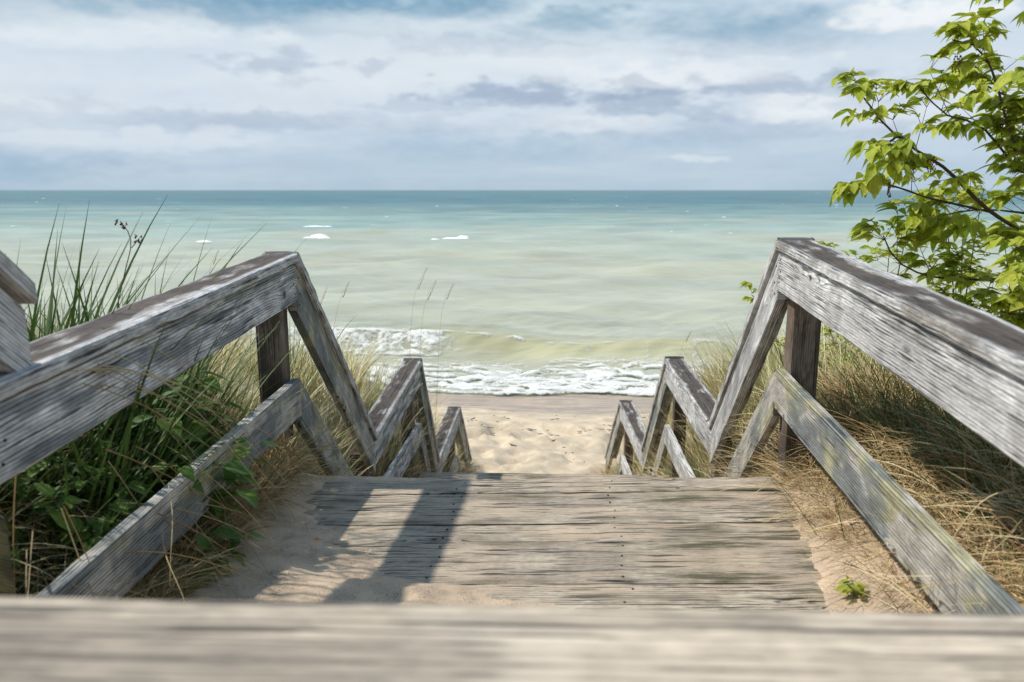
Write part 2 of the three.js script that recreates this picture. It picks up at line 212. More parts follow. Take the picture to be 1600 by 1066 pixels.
// foam of the spent wave and of the breaker: froth lying on the water
{
  const W = 2048, H = 1024, x0 = -10, x1 = 10, z0 = -13.4, z1 = -22.4;
  const a = new Float32Array(W * H);
  for (let j = 0; j < H; j++) for (let i = 0; i < W; i++) {
    const x = lerp(x0, x1, (i + .5) / W), z = lerp(z0, z1, (j + .5) / H), d = shoreZ(x) - z, cz = z - crestZ(x);
    const wx = fbm(x * 1.1, z * 1.1 + 30, 3) - .5, wz = fbm(x * 1.1 + 60, z * 1.1, 3) - .5;
    const web = 1 - Math.abs(fbm((x + wx * 1.6) * 1.5 + 5, (z + wz * 1.6) * 2.6, 4) * 2 - 1), cells = ss(0.74, 0.95, web), froth = fbm(x * 3.2 + wx * 4, z * 5.2 + wz * 4, 5), fine = fbm(x * 14, z * 20, 3);
    const band = ss(0, 0.05, d) * ss(6.0 + (fbm(x * .35 + 2, 5, 3) - .5) * 2.6, 2.2, d);
    let f = band * clamp(ss(0.64, 0.34, froth + d * 0.05 - 0.06 + (fine - .5) * .25) + cells * 0.8 * ss(5.6, 1.6, d)) ;
    f = Math.max(f, ss(0, 0.03, d) * ss(0.75, 0.1, d + (froth - .5) * .9) * 0.95);
    const lf = ss(-2.3, -3.6, x + (froth - .5) * 1.6);
    f = Math.max(f, lf * ss(-0.5, -0.1, cz + (froth - .5) * .6) * ss(1.6, 0.7, cz + (froth - .5) * 1.6) * ss(0.75, 0.35, fine * .4 + froth * .6));
    f = Math.max(f, ss(0.5, .7, fbm(x * 1.3 + 77, 4, 3) + .18 * ss(1, -2.6, x)) * ss(-0.24, -0.02, cz + (fine - .5) * .1) * ss(0.16, 0.02, cz + (fine - .5) * .2) * ss(3.5, -1, x) * .9);
    a[j * W + i] = f;
  }
  const map = tex(W, H, (i, j, o) => { const f = a[j * W + i], n = vn(i * .6, j * .6) * .08 + vn(i * .13, j * .17) * .1; o[0] = 230 * (0.84 + n); o[1] = 230 * (0.84 + n); o[2] = 222 * (0.84 + n); o[3] = Math.pow(f, 1.25) * 240; }, { wrap: THREE.ClampToEdgeWrapping });
  const bump = tex(W, H, (i, j, o) => { o[0] = o[1] = o[2] = (a[j * W + i] * .6 + vn(i * .25, j * .3) * .4) * 255; }, { srgb: false, wrap: THREE.ClampToEdgeWrapping });
  const nx = 400, nz = 180, pos = [], uv = [], idx = [];
  for (let j = 0; j <= nz; j++) for (let i = 0; i <= nx; i++) { const x = lerp(x0, x1, i / nx), z = lerp(z0, z1, j / nz), d = z - shoreZ(x), gh = groundH(x, z); let y = lakeH(x, z, 0.06, 0.09); if (d > -3) y = d > 0 ? gh : lerp(gh + 0.012, Math.max(y, gh + .012), ss(0, -3, d)); const f = a[Math.min(H - 1, Math.round(j / nz * H)) * W + Math.min(W - 1, Math.round(i / nx * W))]; pos.push(x, y + 0.012 + f * (0.03 + 0.05 * fbm(x * 3, z * 3, 2)), z); uv.push(i / nx, j / nz); }
  const n = nx + 1; for (let j = 0; j < nz; j++) for (let i = 0; i < nx; i++) { const k = j * n + i; idx.push(k, k + 1, k + n, k + 1, k + n + 1, k + n); }
  const g = new THREE.BufferGeometry(); g.setAttribute('position', new THREE.Float32BufferAttribute(pos, 3)); g.setAttribute('uv', new THREE.Float32BufferAttribute(uv, 2)); g.setIndex(idx); g.computeVertexNormals();
  tag(shade(top(new THREE.Mesh(g, new THREE.MeshStandardMaterial({ map, bumpMap: bump, bumpScale: 0.022, roughness: 0.9, transparent: true })), 'foam')), 'white foam of the spent waves at the water edge', null, null, 'stuff');
}
// small whitecaps out on the lake
{
  const r = rng(5), geo = []; const lump = (x, z, w, h) => { const p = [], idx = [], N = 9; for (let i = 0; i <= N; i++) { const t = i / N, e = Math.sin(Math.PI * t) ** .6, xx = x + (t - .5) * w, j = (r() - .5) * .25; for (let k = 0; k < 4; k++) { const a = k / 3; p.push(xx, LEVEL + 0.05 + h * e * Math.sin(Math.PI * a * .9 + .15) * (0.75 + r() * .5), z + (a - .5) * h * 5 * e + j * h * 4); } } for (let i = 0; i < N; i++) for (let k = 0; k < 3; k++) { const a = i * 4 + k; idx.push(a, a + 4, a + 1, a + 1, a + 4, a + 5); } const g = new THREE.BufferGeometry(); g.setAttribute('position', new THREE.Float32BufferAttribute(p, 3)); g.setIndex(idx); g.computeVertexNormals(); geo.push(g); };
  for (const [ax, z, w, h] of [[-374, -64, 1.5, .22], [-366, -62, 1.0, .2], [-385, -62.5, 1.6, .1], [-146, -63, 1.1, .2], [-158, -62, 2.2, .12], [-190, -61, 0.7, .08], [-380, -82, 2.6, .12], [-360, -82, 1, .1], [-560, -57, 1.2, .14], [310, -30, .8, .03], [330, -29.6, .6, .03]]) lump(ax / 1244 * -z, z, w, h);
  for (let k = 0; k < 120; k++) { const D = 60 * Math.pow(32, Math.pow(r(), 0.8)), x = (r() - .52) * 1.5 * D; lump(x, -D, (0.15 + r() * r() * 0.9) * Math.pow(D / 60, .5), 0.015 + 0.035 * r() * (D / 60) ** .6); }
  tag(shade(top(new THREE.Mesh(mergeGeometries(geo), new THREE.MeshStandardMaterial({ color: 0xeeeeea, roughness: .9, side: THREE.DoubleSide })), 'whitecap')), 'small white wave crests scattered over the open lake', null, null, 'stuff');
}

// ───────────── timber ─────────────
const rb = rng(1234);
function beam(P0, P1, U, V, { c = 0.006, n = 16, wear = 0.0016, bow = 0, ov: ovFixed, ou: ouFixed } = {}) {
  const lu = U.length(), lv = V.length(), u = U.clone().normalize(), v = V.clone().normalize(), ax = P1.clone().sub(P0), L = ax.length(), A = ax.clone().normalize();
  const nU = V.clone().cross(ax).normalize(); if (nU.dot(u) < 0) nU.negate(); const nV = U.clone().cross(ax).normalize(); if (nV.dot(v) < 0) nV.negate();
  const loop = [[lu, -lv + c, nU, 1], [lu, lv - c, nU, 1], [lu - c, lv, nV, 1], [-lu + c, lv, nV, 1], [-lu, lv - c, nU, -1], [-lu, -lv + c, nU, -1], [-lu + c, -lv, nV, -1], [lu - c, -lv, nV, -1], [lu, -lv + c, nU, 1]];
  const pos = [], nor = [], uv = [], idx = [], ou = ouFixed ?? rb() * 4, ov = ovFixed ?? rb() * 4, sd = rb() * 100; let per = [0]; for (let k = 1; k < 9; k++) per.push(per[k - 1] + Math.hypot(loop[k][0] - loop[k - 1][0], loop[k][1] - loop[k - 1][1]));
  for (let i = 0; i <= n + 2; i++) {
    const s = i === 0 ? 0 : i === n + 2 ? L : lerp(c * .7, L - c * .7, (i - 1) / n), sh = i === 0 || i === n + 2 ? c * 0.7 : 0, t = s / L, b = bow * 4 * t * (1 - t);
    loop.forEach(([a, d, nn, sg], k) => { const kk = k % 8; const jit = (vn(s * 14 + sd, kk * 3.7) - 0.5) * 2 * wear + (vn(s * 60 + sd, kk * 9.1) - .5) * wear; const aa = a - Math.sign(a) * (sh + jit), dd = d - Math.sign(d) * (sh + jit); const p = P0.clone().addScaledVector(A, s).addScaledVector(u, aa).addScaledVector(v, dd + b); pos.push(p.x, p.y, p.z); nor.push(nn.x * sg, nn.y * sg, nn.z * sg); uv.push((s + ou) / 2.4, (per[k] + ov) / 0.3); });
  }
  for (let i = 0; i < n + 2; i++) for (let k = 0; k < 8; k++) { const a = i * 9 + k; idx.push(a, a + 1, a + 9, a + 1, a + 10, a + 9); }
  for (const e of [0, n + 2]) { const N = U.clone().cross(V).normalize(); if ((N.dot(A) > 0) !== (e > 0)) N.negate(); const b0 = pos.length / 3; for (let k = 0; k < 8; k++) { const q = (e * 9 + k) * 3; pos.push(pos[q], pos[q + 1], pos[q + 2]); nor.push(N.x, N.y, N.z); uv.push((loop[k][0] * .15 + ou + 0.3) / 2.4, (loop[k][1] * 1 + ov) / 0.3); } for (let k = 1; k < 7; k++) idx.push(b0, b0 + k, b0 + k + 1); }
  // wind every face the way its normal points
  for (let t = 0; t < idx.length; t += 3) { const [a, b, d] = [idx[t], idx[t + 1], idx[t + 2]].map((q) => V3(pos[q * 3], pos[q * 3 + 1], pos[q * 3 + 2])), f = b.clone().sub(a).cross(d.clone().sub(a)); const m = V3(0, 0, 0); for (let q = 0; q < 3; q++) m.add(V3(nor[idx[t + q] * 3], nor[idx[t + q] * 3 + 1], nor[idx[t + q] * 3 + 2])); if (f.dot(m) < 0) { const s = idx[t + 1]; idx[t + 1] = idx[t + 2]; idx[t + 2] = s; } }
  const g = new THREE.BufferGeometry(); g.setAttribute('position', new THREE.Float32BufferAttribute(pos, 3)); g.setAttribute('normal', new THREE.Float32BufferAttribute(nor, 3)); g.setAttribute('uv', new THREE.Float32BufferAttribute(uv, 2)); g.setIndex(idx); return g;
}
// a rail board whose ends are cut plumb: A and B are [x, y of top edge, z]; h is its plumb height
function railBoard(A, B, h, t, out, opt) { const x = out * t / 2; return beam(V3(A[0] + x, A[1] - h / 2, A[2]), V3(B[0] + x, B[1] - h / 2, B[2]), V3(t / 2, 0, 0), V3(0, h / 2, 0), opt); }
function capBoard(A, B, out, opt = {}) { opt = { ...opt, ov: 0 }; const h = 0.036 * Math.hypot(1, (A[1] - B[1]) / (A[2] - B[2])), w = 0.142, x = out * (w / 2 - 0.016); return beam(V3(A[0] + x, A[1] + h / 2 + .002, A[2]), V3(B[0] + x, B[1] + h / 2 + .002, B[2]), V3(w / 2, 0, 0), V3(0, h / 2, 0), opt); }
function post(x, z, y0, y1, out, w = 0.09) { return beam(V3(x + out * (0.04 + w / 2), y0, z), V3(x + out * (0.04 + w / 2), y1, z), V3(w / 2, 0, 0), V3(0, 0, w / 2), { n: 10 }); }
function nails(list, parent) { const geo = list.map(([p, n]) => { const g = new THREE.CylinderGeometry(0.0034, 0.0034, 0.003, 8); g.applyQuaternion(new THREE.Quaternion().setFromUnitVectors(V3(0, 1, 0), n)); g.translate(p.x, p.y, p.z); return g; }); const m = part('nail_heads', mergeGeometries(geo), M.nail, parent); m.userData.kind = 'stuff'; return m; }

function railing(side, label) {
  const o = side, t = thing('wooden_railing', label, 'railing'), L = o < 0;
  // stations: top inner edge of the face board
  const X = L ? [-1.0, -1.0, -1.0, -1.0, -1.0, -0.985, -0.985] : [0.822, 0.822, 0.822, 0.815, 0.77, 0.665, 0.585];
  const Y = L ? [0.712, 0.814, -0.285, -0.185, -1.22, -1.15, -2.05] : [0.735, 0.871, -0.15, -0.160, -1.16, -1.06, -1.93];
  const Z = L ? [-1.30, -3.0, -4.2, -5.70, -6.5, -7.9, -8.9]   : [-1.06, -3.0, -4.08, -5.78, -6.7, -7.9, -8.75];
  const S = (k, dy = 0, dz = 0) => [X[k], Y[k] + dy, Z[k] + dz], g = 0.0012;
  const lv = 0.148, sl = 0.187, upTop = [X[0], L ? 1.344 : 1.70, L ? -0.85 : -0.46], nl = [];
  // upper flight board, resting on the level one
  part('face_board', railBoard([X[0], Y[0] + 0.158, L ? -1.435 : -1.1], upTop, 0.150, 0.038, o), L ? M.face : M.face, t);
  part('cap_board', capBoard([X[0], Y[0] + 0.160, L ? -1.45 : -1.11], upTop, o), M.cap, t);
  const seg = [[0, 1, lv, 0], [1, 2, sl, 1], [2, 3, lv, 0], [3, 4, sl, 1], [4, 5, lv, 0], [5, 6, sl, 1]];
  seg.forEach(([a, b, h, slope], k) => {
    const A = S(a), B = S(b), dz = 0.0015; A[2] -= dz; B[2] += dz;
    part('face_board', railBoard(A, B, h, 0.038, o, { n: 22, c: .005 }), [L ? M.faceSpotted : M.face, L ? M.mid : M.face, L ? M.faceSpotted : M.face, M.mid, M.face, M.mid][k], t);
    const cA = A.slice(), cB = B.slice(); if (!slope && a > 0) cA[2] -= 0.0; if (a === 0) cA[2] += .06;
    part('cap_board', capBoard(cA, cB, o, { n: 26, c: 0.008, wear: 0.0026 }), M.cap, t);
    const nx = X[a] - o * 0.001; if (k < 4) for (const [q, e] of [[A, 1], [B, -1]]) for (let m = 0; m < 3; m++) { const dir = (B[2] - A[2]) > 0 ? 1 : -1, z = q[2] + e * dir * (0.022 + .012 * (m % 2)), tt = (z - A[2]) / (B[2] - A[2]); nl.push([V3(lerp(A[0], B[0], tt) - o * 0.001, lerp(A[1], B[1], tt) - h * (0.2 + 0.28 * m), z), V3(-o, 0, 0)]); }
  });
  nails(nl, t);
  // middle rail, level over the landings and sloping with the flights
  const my = L ? [0.29, 0.366, -0.66, -0.605, -0.625, -1.64, -1.58, -2.42] : [0.335, 0.434, -0.60, -0.61, -0.617, -1.66, -1.55, -2.3], mz = L ? [-1.3, -2.99, -4.12, -4.12, -5.71, -6.5, -7.75, -8.65] : [-1.25, -2.965, -4.1, -4.1, -5.75, -6.65, -7.78, -8.5];
  const mx = (z) => { for (let k = 1; k < 7; k++) if (z >= Z[k]) return lerp(X[k - 1], X[k], clamp((z - Z[k - 1]) / (Z[k] - Z[k - 1]))); return X[6]; };
  const MS = (k, dz = 0) => [mx(mz[k]) - 0 * o, my[k], mz[k] + dz];
  for (const [a, b, h] of [[0, 1, 0.15], [1, 2, 0.19], [3, 4, 0.15], [4, 5, 0.19], [6, 7, 0.17]]) part('mid_rail', railBoard(MS(a, -.0015), MS(b, .0015), h, 0.038, o, { n: 22 }), [M.mid, M.mid, L ? M.faceSpotted : M.face, M.mid, M.mid][[0, 1, 3, 4, 6].indexOf(a)], t);
  part('mid_rail', railBoard([mx(-6.6), my[5], -6.6], MS(6, .0015), 0.15, 0.038, o), L ? M.mid : M.face, t);
  // upper flight: its middle rail ends at the near post
  part('mid_rail', railBoard([X[0], L ? 0.50 : .60, L ? -1.32 : -1.0], [X[0], 1.18, -0.45], 0.16, 0.038, o), M.olive, t);
  // posts
  part('post', post(X[0] + (L ? -.045 : 0), L ? -1.37 : -1.1, -0.5, L ? 0.70 : .73, o, 0.09), M.olive, t);
  part('post', post(X[1], -2.955, -0.7, Y[1] - 0.005, o), M.post, t);
  part('post', beam(V3(X[1] + o * 0.152, -0.6, -3.04), V3(X[1] + o * 0.152, Y[1] - 0.03, -3.04), V3(0.019, 0, 0), V3(0, 0, 0.044), { n: 8 }), M.post, t);
  part('post', post(X[2], -4.19, -1.7, Y[2] - 0.06, o), M.post, t);
  part('post', post(X[3], -5.62, -1.8, Y[3] - 0.01, o), M.post, t);
  part('post', post(X[4], -6.55, -2.5, Y[4] - 0.06, o), M.post, t);
  part('post', post(X[5], -7.8, -2.6, Y[5] - 0.03, o), M.post, t);
  return t;
}
railing(-1, 'grey weathered timber railing zigzagging down the left side, inner faces in shade');
railing(1, 'sunlit silver grey timber railing zigzagging down the right side by the tree');

// near landing: boards across the stairs, the right side a little higher
const rd = rng(77);
{
  const t = thing('wooden_landing', 'worn plank landing between the two railings, half drifted over with sand', 'landing'), nl = [];
  const y = (x) => -0.024 + 0.034 * x;
  for (let k = 0; k < 13; k++) {
    const z = -2.905 + k * 0.1415, x0 = -1.06 + rd() * .02, x1 = 0.872 - k * 0.004 + rd() * 0.016, dy = (rd() - .5) * 0.006 - (k === 0 ? 0 : 0.0), w = 0.0702 - rd() * 0.001, tw = (rd() - .5) * 0.004;
    part('deck_board', beam(V3(x0, y(x0) - 0.019 + dy, z), V3(x1, y(x1) - 0.019 + dy, z + tw), V3(0, 0, w), V3(0, 0.019, 0), { n: 40, c: 0.005, wear: 0.0022, ou: rd() * .12 }), M.deck[(k * 2 + (k > 4)) % 3], t);
    for (const nx of [-0.36, 0.21]) for (const e of [-1, 1]) nl.push([V3(nx + (rd() - .5) * .03, y(nx) + dy + 0.001, z + e * 0.035 + (rd() - .5) * .01), V3(0, 1, 0)]);
  }
  for (const x of [-0.95, -0.36, 0.21, 0.8]) part('joist', beam(V3(x, y(x) - 0.115, -2.95), V3(x, y(x) - 0.115, -1.15), V3(0.019, 0, 0), V3(0, 0.07, 0), { n: 2 }), M.post, t);
  part('rim_board', beam(V3(-1.03, y(-1.03) - 0.12, -2.975), V3(0.85, y(.85) - 0.12, -2.975), V3(0, 0, 0.019), V3(0, 0.07, 0), { n: 8 }), M.mid, t);
  nails(nl, t);
}
// middle landing, only its far edge shows past the near one
{
  const t = thing('wooden_landing', 'lower plank landing whose far edge just shows past the near one', 'landing');
  for (let k = 0; k < 10; k++) { const z = -5.52 + k * 0.1415; part('deck_board', beam(V3(-0.99, -0.985, z), V3(0.80, -0.975, z), V3(0, 0, 0.069), V3(0, 0.019, 0), { n: 16 }), M.deck[k % 3], t); }
  for (const x of [-0.9, 0.72]) part('joist', beam(V3(x, -1.08, -5.56), V3(x, -1.08, -4.2), V3(0.019, 0, 0), V3(0, 0.07, 0), { n: 2 }), M.post, t);
}
// upper platform under the photographer: its first board fills the bottom of the view
{
  const t = thing('wooden_platform', 'pale sunlit top step plank nearest the camera, running the full width', 'step');
  for (let k = 0; k < 5; k++) { const z = -0.463 + k * 0.1425; part('deck_board', beam(V3(-0.99, 0.771 - 0.006, z), V3(0.82, 0.771 + 0.010, z - 0.012), V3(0, 0, 0.0695), V3(0, 0.019, 0), { n: 40, c: 0.006, wear: 0.0005 }), M.front, t); }
  part('riser', beam(V3(-0.97, 0.655, -0.495), V3(0.8, 0.665, -0.505), V3(0, 0, 0.016), V3(0, 0.088, 0), { n: 10 }), M.mid, t);
}
// three flights
function flight(z0, y0, z1, y1, n, xa, xb, label) {
  const t = thing('wooden_stairs', label, 'stairs');
  for (let k = 1; k < n; k++) { const z = lerp(z0, z1, k / n), y = lerp(y0, y1, k / n); part('tread', beam(V3(xa + .02, y - 0.019, z + .02), V3(xb - .02, y - 0.019, z + .02), V3(0, 0, 0.125), V3(0, 0.019, 0), { n: 12 }), M.deck[k % 3], t); }
  for (const x of [xa, xb]) part('stringer', beam(V3(x, y0 - 0.16, z0), V3(x, y1 - 0.16, z1), V3(0.019, 0, 0), V3(0, 0.13, 0), { n: 8 }), M.mid, t);
}
flight(-0.53, 0.77, -1.35, -0.02, 5, -0.96, 0.78, 'short timber flight between the nearest plank and the sandy landing');
flight(-2.99, -0.04, -4.12, -0.98, 6, -0.975, 0.795, 'timber flight dropping from the near landing to the lower one');
flight(-5.6, -0.98, -6.55, -1.95, 6, -0.96, 0.73, 'lowest timber flight running from the lower landing into the sand');

// ───────────── sand drifted over the near landing ─────────────
const DL = [[-1.3, -1.0], [-2.0, -0.05], [-2.06, -0.16], [-2.12, -0.40], [-2.18, -0.52], [-2.39, -0.70], [-2.6, -0.83], [-2.8, -0.93], [-3, -1.0]];
tag(sheet('sand_drift', -1.9, 0.35, 190, -3.05, -1.25, 150, (x, z) => {
  let xb = z > -1.95 ? lerp(0.12, 0.0, 1) : -1; for (let k = 1; k < DL.length - 1; k++) if (z <= DL[k][0] && z >= DL[k + 1][0]) xb = lerp(DL[k][1], DL[k + 1][1], (DL[k][0] - z) / (DL[k][0] - DL[k + 1][0])); if (z > -2) xb = -0.05 + (z + 2) * .5;
  const d = xb - x + (fbm(x * 5, z * 9, 4) - .5) * 0.26, base = -0.024 + 0.034 * x; const up = d > 0 ? 0.11 * (1 - Math.exp(-d * 1.5)) + .004 : d * 0.035;
  const bank = 0.1 * ss(-0.9, -1.5, x); return base + up + bank + (fbm(x * 9, z * 9, 4) - .5) * 0.03 * clamp(d * 4 + .1) + (vn(x * 60, z * 60) - .5) * 0.004;
}, M.drift, 0.8), 'sand blown over the left half of the near landing', null, null, 'structure');
tag(sheet('sand_drift', 0.6, 1.35, 90, -2.98, -1.4, 150, (x, z) => {
  const xb = z > -1.97 ? 0.73 : lerp(0.73, 0.85, clamp((-1.97 - z) / 0.75)), d = x - xb + (fbm(x * 9 + 3, z * 12, 4) - .5) * .06, base = -0.024 + 0.034 * x;
  return base + (d > 0 ? 0.16 * (1 - Math.exp(-d * 2.4)) + .004 : d * 0.2) + (fbm(x * 11, z * 11, 4) - .5) * 0.05 * clamp(d * 5) + (vn(x * 60, z * 60) - .5) * 0.004;
}, M.drift, 0.8), 'sand strip along the right end of the near landing', null, null, 'structure');

// ───────────── grass ─────────────
const C = (r, g, b) => new THREE.Color(r, g, b);
M.grass = new THREE.MeshPhysicalMaterial({ color: 0xffffff, roughness: 0.7, side: THREE.DoubleSide, transmission: 0.35, thickness: 0, specularIntensity: .5 });
M.dune = new THREE.MeshStandardMaterial({ color: 0xffffff, roughness: 0.7, side: THREE.DoubleSide });
M.straw = new THREE.MeshPhysicalMaterial({ color: 0xffffff, roughness: 0.75, side: THREE.DoubleSide, specularIntensity: .4 });
// one blade: a folded tapering strip along a bent line
function blade(pos, nor, idx, b, dir, len, w, bend, twist, rnd, seg = 5, droop = 0) {
  const side = V3(-dir.z, 0, dir.x).normalize(), p = b.clone(); let d = V3(dir.x * 0.25, 1, dir.z * 0.25).normalize().lerp(dir, 0.25).normalize(); const b0 = pos.length / 3;
  for (let i = 0; i <= seg; i++) { const t = i / seg, ww = w * (t < 0.15 ? 0.7 + t * 2 : 1 - Math.pow((t - .15) / .85, 1.6) * 0.96), s = side.clone().applyAxisAngle(d, twist * t); const n = s.clone().cross(d).normalize(); pos.push(p.x - s.x * ww, p.y - s.y * ww, p.z - s.z * ww, p.x + s.x * ww, p.y + s.y * ww, p.z + s.z * ww); nor.push(n.x, n.y, n.z, n.x, n.y, n.z); p.addScaledVector(d, len / seg); d.x += dir.x * bend / seg * (0.4 + t * 1.6); d.z += dir.z * bend / seg * (0.4 + t * 1.6); d.y -= droop / seg * t * 2; d.normalize(); }
  for (let i = 0; i < seg; i++) { const a = b0 + i * 2; idx.push(a, a + 1, a + 2, a + 1, a + 3, a + 2); }
}
function tuft(seed, n, o) {
  const r = rng(seed), pos = [], nor = [], idx = [];
  for (let k = 0; k < n; k++) { const a = r() * 6.283, lean = Math.pow(r(), 0.7), dir = V3(Math.cos(a), 0, Math.sin(a)); dir.x += o.wind ?? 0; const rr = o.spread * Math.sqrt(r()), base = V3(Math.cos(a) * rr, -0.02, Math.sin(a) * rr); blade(pos, nor, idx, base, dir, o.len * (0.45 + 0.55 * r()), o.w * (0.6 + 0.6 * r()), o.bend * (0.25 + lean), (r() - .5) * 2, r, o.seg ?? 5, o.droop * (0.3 + r())); }
  const g = new THREE.BufferGeometry(); g.setAttribute('position', new THREE.Float32BufferAttribute(pos, 3)); g.setAttribute('normal', new THREE.Float32BufferAttribute(nor, 3)); g.setIndex(idx); return g;
}
const ONE = V3(1, 1, 1);
function scatter(name, label, geos, mat, spots, cols, seed, tilt = 0.15) {
  const r = rng(seed), per = geos.map(() => []); spots.forEach((s) => per[Math.floor(r() * geos.length)].push(s));
  geos.forEach((g, gi) => { const list = per[gi]; if (!list.length) return; const m = new THREE.InstancedMesh(g, mat, list.length), q = new THREE.Quaternion(), mt = new THREE.Matrix4(), e = new THREE.Euler(), c = new THREE.Color();
    list.forEach(([x, y, z, s = 1, cm = 0], i) => { e.set((r() - .5) * 2 * tilt, r() * 6.283, (r() - .5) * 2 * tilt); q.setFromEuler(e); const k = s * (0.75 + 0.5 * r()); mt.compose(V3(x, y, z), q, V3(k, k * (0.85 + .3 * r()), k)); m.setMatrixAt(i, mt); const ci = cols[Math.floor(clamp(r() * .999 + cm, 0, .999) * cols.length)]; c.setRGB(...ci).multiplyScalar(0.8 + 0.4 * r()); m.setColorAt(i, c); });
    m.userData.kind = 'stuff'; tag(shade(top(m, name)), label, null, null, 'stuff'); });
}
const GREEN = [[0.055, 0.115, 0.022], [0.08, 0.15, 0.028], [0.10, 0.16, 0.04], [0.13, 0.19, 0.05]], YG = [[0.10, 0.17, 0.04], [0.22, 0.27, 0.08], [0.42, 0.37, 0.15], [0.56, 0.47, 0.25], [0.68, 0.60, 0.38], [0.6, 0.55, 0.3]], STRAW = [[0.42, 0.31, 0.15], [0.52, 0.40, 0.21], [0.58, 0.47, 0.27], [0.36, 0.23, 0.10], [0.22, 0.13, 0.06], [0.50, 0.36, 0.17]];
const cxAt = (z) => -0.1 - Math.max(0, -z - 6) * 0.02;
{
  const rs = rng(404), dune = [], low = [], strawS = [], greenS = [];
  // slopes both sides of the flights
  for (let k = 0; k < 18000; k++) { const z = -2.7 - rs() * 7.2, sd = rs() < 0.5 ? -1 : 1, far = Math.pow(rs(), 1.4) * 7, edge = sd < 0 ? (z > -8.2 ? -1.14 : -1.2) : (z > -5.6 ? 0.97 : lerp(.95, .78, ss(-5.6, -8, z))), x = edge + sd * far, end = -8.7 - 0.5 * vn(x * 1.3, 3) + .12 * far; if (z < end) continue; if (fbm(x * 1.1 + 3, z * 1.1, 2) < 0.28) continue; if (z > -3.4 && x > 0) continue; (rs() < .72 ? dune : low).push([x, groundH(x, z), z, lerp(.75, 1.05, rs()) * lerp(1, .75, ss(-7.5, -9, z)), ss(-4, -7, z) * .25 + .05]); }
  for (let k = 0; k < 1300; k++) { const z = -4.3 - rs() * 4.6, sd = rs() < .5 ? -1 : 1, x = (sd < 0 ? -1.0 : lerp(.8, .62, ss(-5.6, -8, z))) + sd * (rs() * .2); strawS.push([x, groundH(x, z) , z, .75, .0]); }
  const D = [0, 1, 2, 3].map((i) => tuft(10 + i, 15, { spread: 0.06, len: 0.6, w: 0.0027, bend: 0.75, droop: 0.35, wind: .35 }));
  const Dl = [0, 1, 2].map((i) => tuft(30 + i, 13, { spread: 0.08, len: 0.5, w: 0.0026, bend: 1.5, droop: 1.1, wind: .3 }));
  scatter('dune_grass', 'yellow green dune grass on the slopes beside the stairs', D, M.dune, dune, YG, 1);
  scatter('dune_grass', 'bent straw coloured dune grass on the slopes beside the stairs', Dl, M.straw, low, [...YG, ...STRAW.slice(0, 3)], 2, .3);
  // beside and behind the near landing
  for (let k = 0; k < 2000; k++) { const z = -1.5 - rs() * 2.0, x = -1.17 - Math.pow(rs(), 1.3) * 1.6; greenS.push([x, groundH(x, z), z, .72, -.1]); }
  for (let k = 0; k < 420; k++) { const z = -1.55 - rs() * 1.5, x = -1.5 - rs() * 1.0; greenS.push([x, groundH(x, z), z, 1.05, -.25]); }
  const tall = []; for (let k = 0; k < 210; k++) { const z = -1.95 - rs() * 1.0, x = Math.min(-1.34, z * lerp(.50, .76, rs()) - .05); tall.push([x, groundH(x, z), z, 1.08 * lerp(.8, 1.05, rs()), -.3]); }
  const TG = [0, 1, 2].map((i) => tuft(150 + i, 5, { spread: 0.04, len: 0.97, w: 0.0078, bend: 0.32, droop: 0.1, seg: 7, wind: .25 })); scatter('tall_grass', 'tall stiff green grass blades rising above the left rail', TG, M.grass, tall, GREEN, 13, .14);
  for (let k = 0; k < 900; k++) { const z = -1.4 - rs() * 2.2, x = 1.25 + Math.pow(rs(), 1.2) * 2.2; greenS.push([x, groundH(x, z), z, .85, rs() < .4 ? 0.3 : -.1]); }
  for (let k = 0; k < 420; k++) { const z = -1.3 - rs() * 1.9, x = 1.0 + rs() * .8; greenS.push([x, groundH(x, z), z, .8, -.15]); }
  for (let k = 0; k < 160; k++) { const z = -2.75 - rs() * .5, x = 0.9 + rs() * .35; greenS.push([x, groundH(x, z) - .04, z, .5, -.2]); }
  const G = [0, 1, 2, 3].map((i) => tuft(50 + i, 9, { spread: 0.05, len: 0.62, w: 0.0032, bend: 0.5, droop: 0.25, seg: 6, wind: .12 }));
  scatter('marram_grass', 'green marram grass behind the railings of the near landing', G, M.grass, greenS, [...GREEN, ...GREEN, YG[1]], 3, .2);
  const thatch = [];
  for (let k = 0; k < 3000; k++) { const z = -1.3 - rs() * 2.4, x = 1.02 + Math.pow(rs(), 1.1) * 1.7; thatch.push([x, groundH(x, z) + .02, z, .95]); }
  for (let k = 0; k < 420; k++) { const z = -1.6 - rs() * 1.35, x = 0.93 + rs() * .14 ; thatch.push([x, 0.03 + groundH(x, z) * .3, z, .5]); }
  for (let k = 0; k < 1700; k++) { const z = -1.4 - rs() * 2.3, x = -1.16 - Math.pow(rs(), 1.2) * 1.7; thatch.push([x, groundH(x, z) + .02, z, .8, ]); }
  for (let k = 0; k < 340; k++) { const z = -1.5 - rs() * 1.5, x = -1.0 - rs() * .14; thatch.push([x, 0.03, z, .5]); }
  const T = [0, 1, 2, 3].map((i) => tuft(70 + i, 16, { spread: 0.07, len: 0.5, w: 0.0025, bend: 2.4, droop: 2.2, seg: 7, wind: -.1 }));
  scatter('dry_grass', 'tangle of dead straw coloured grass beside the near landing', T, M.straw, thatch, STRAW, 4, .5);
  scatter('dry_grass', 'tangle of dead straw coloured grass along the foot of the lower railings', T, M.straw, strawS, [STRAW[0], STRAW[1], STRAW[3], STRAW[4]], 5, .5);
}
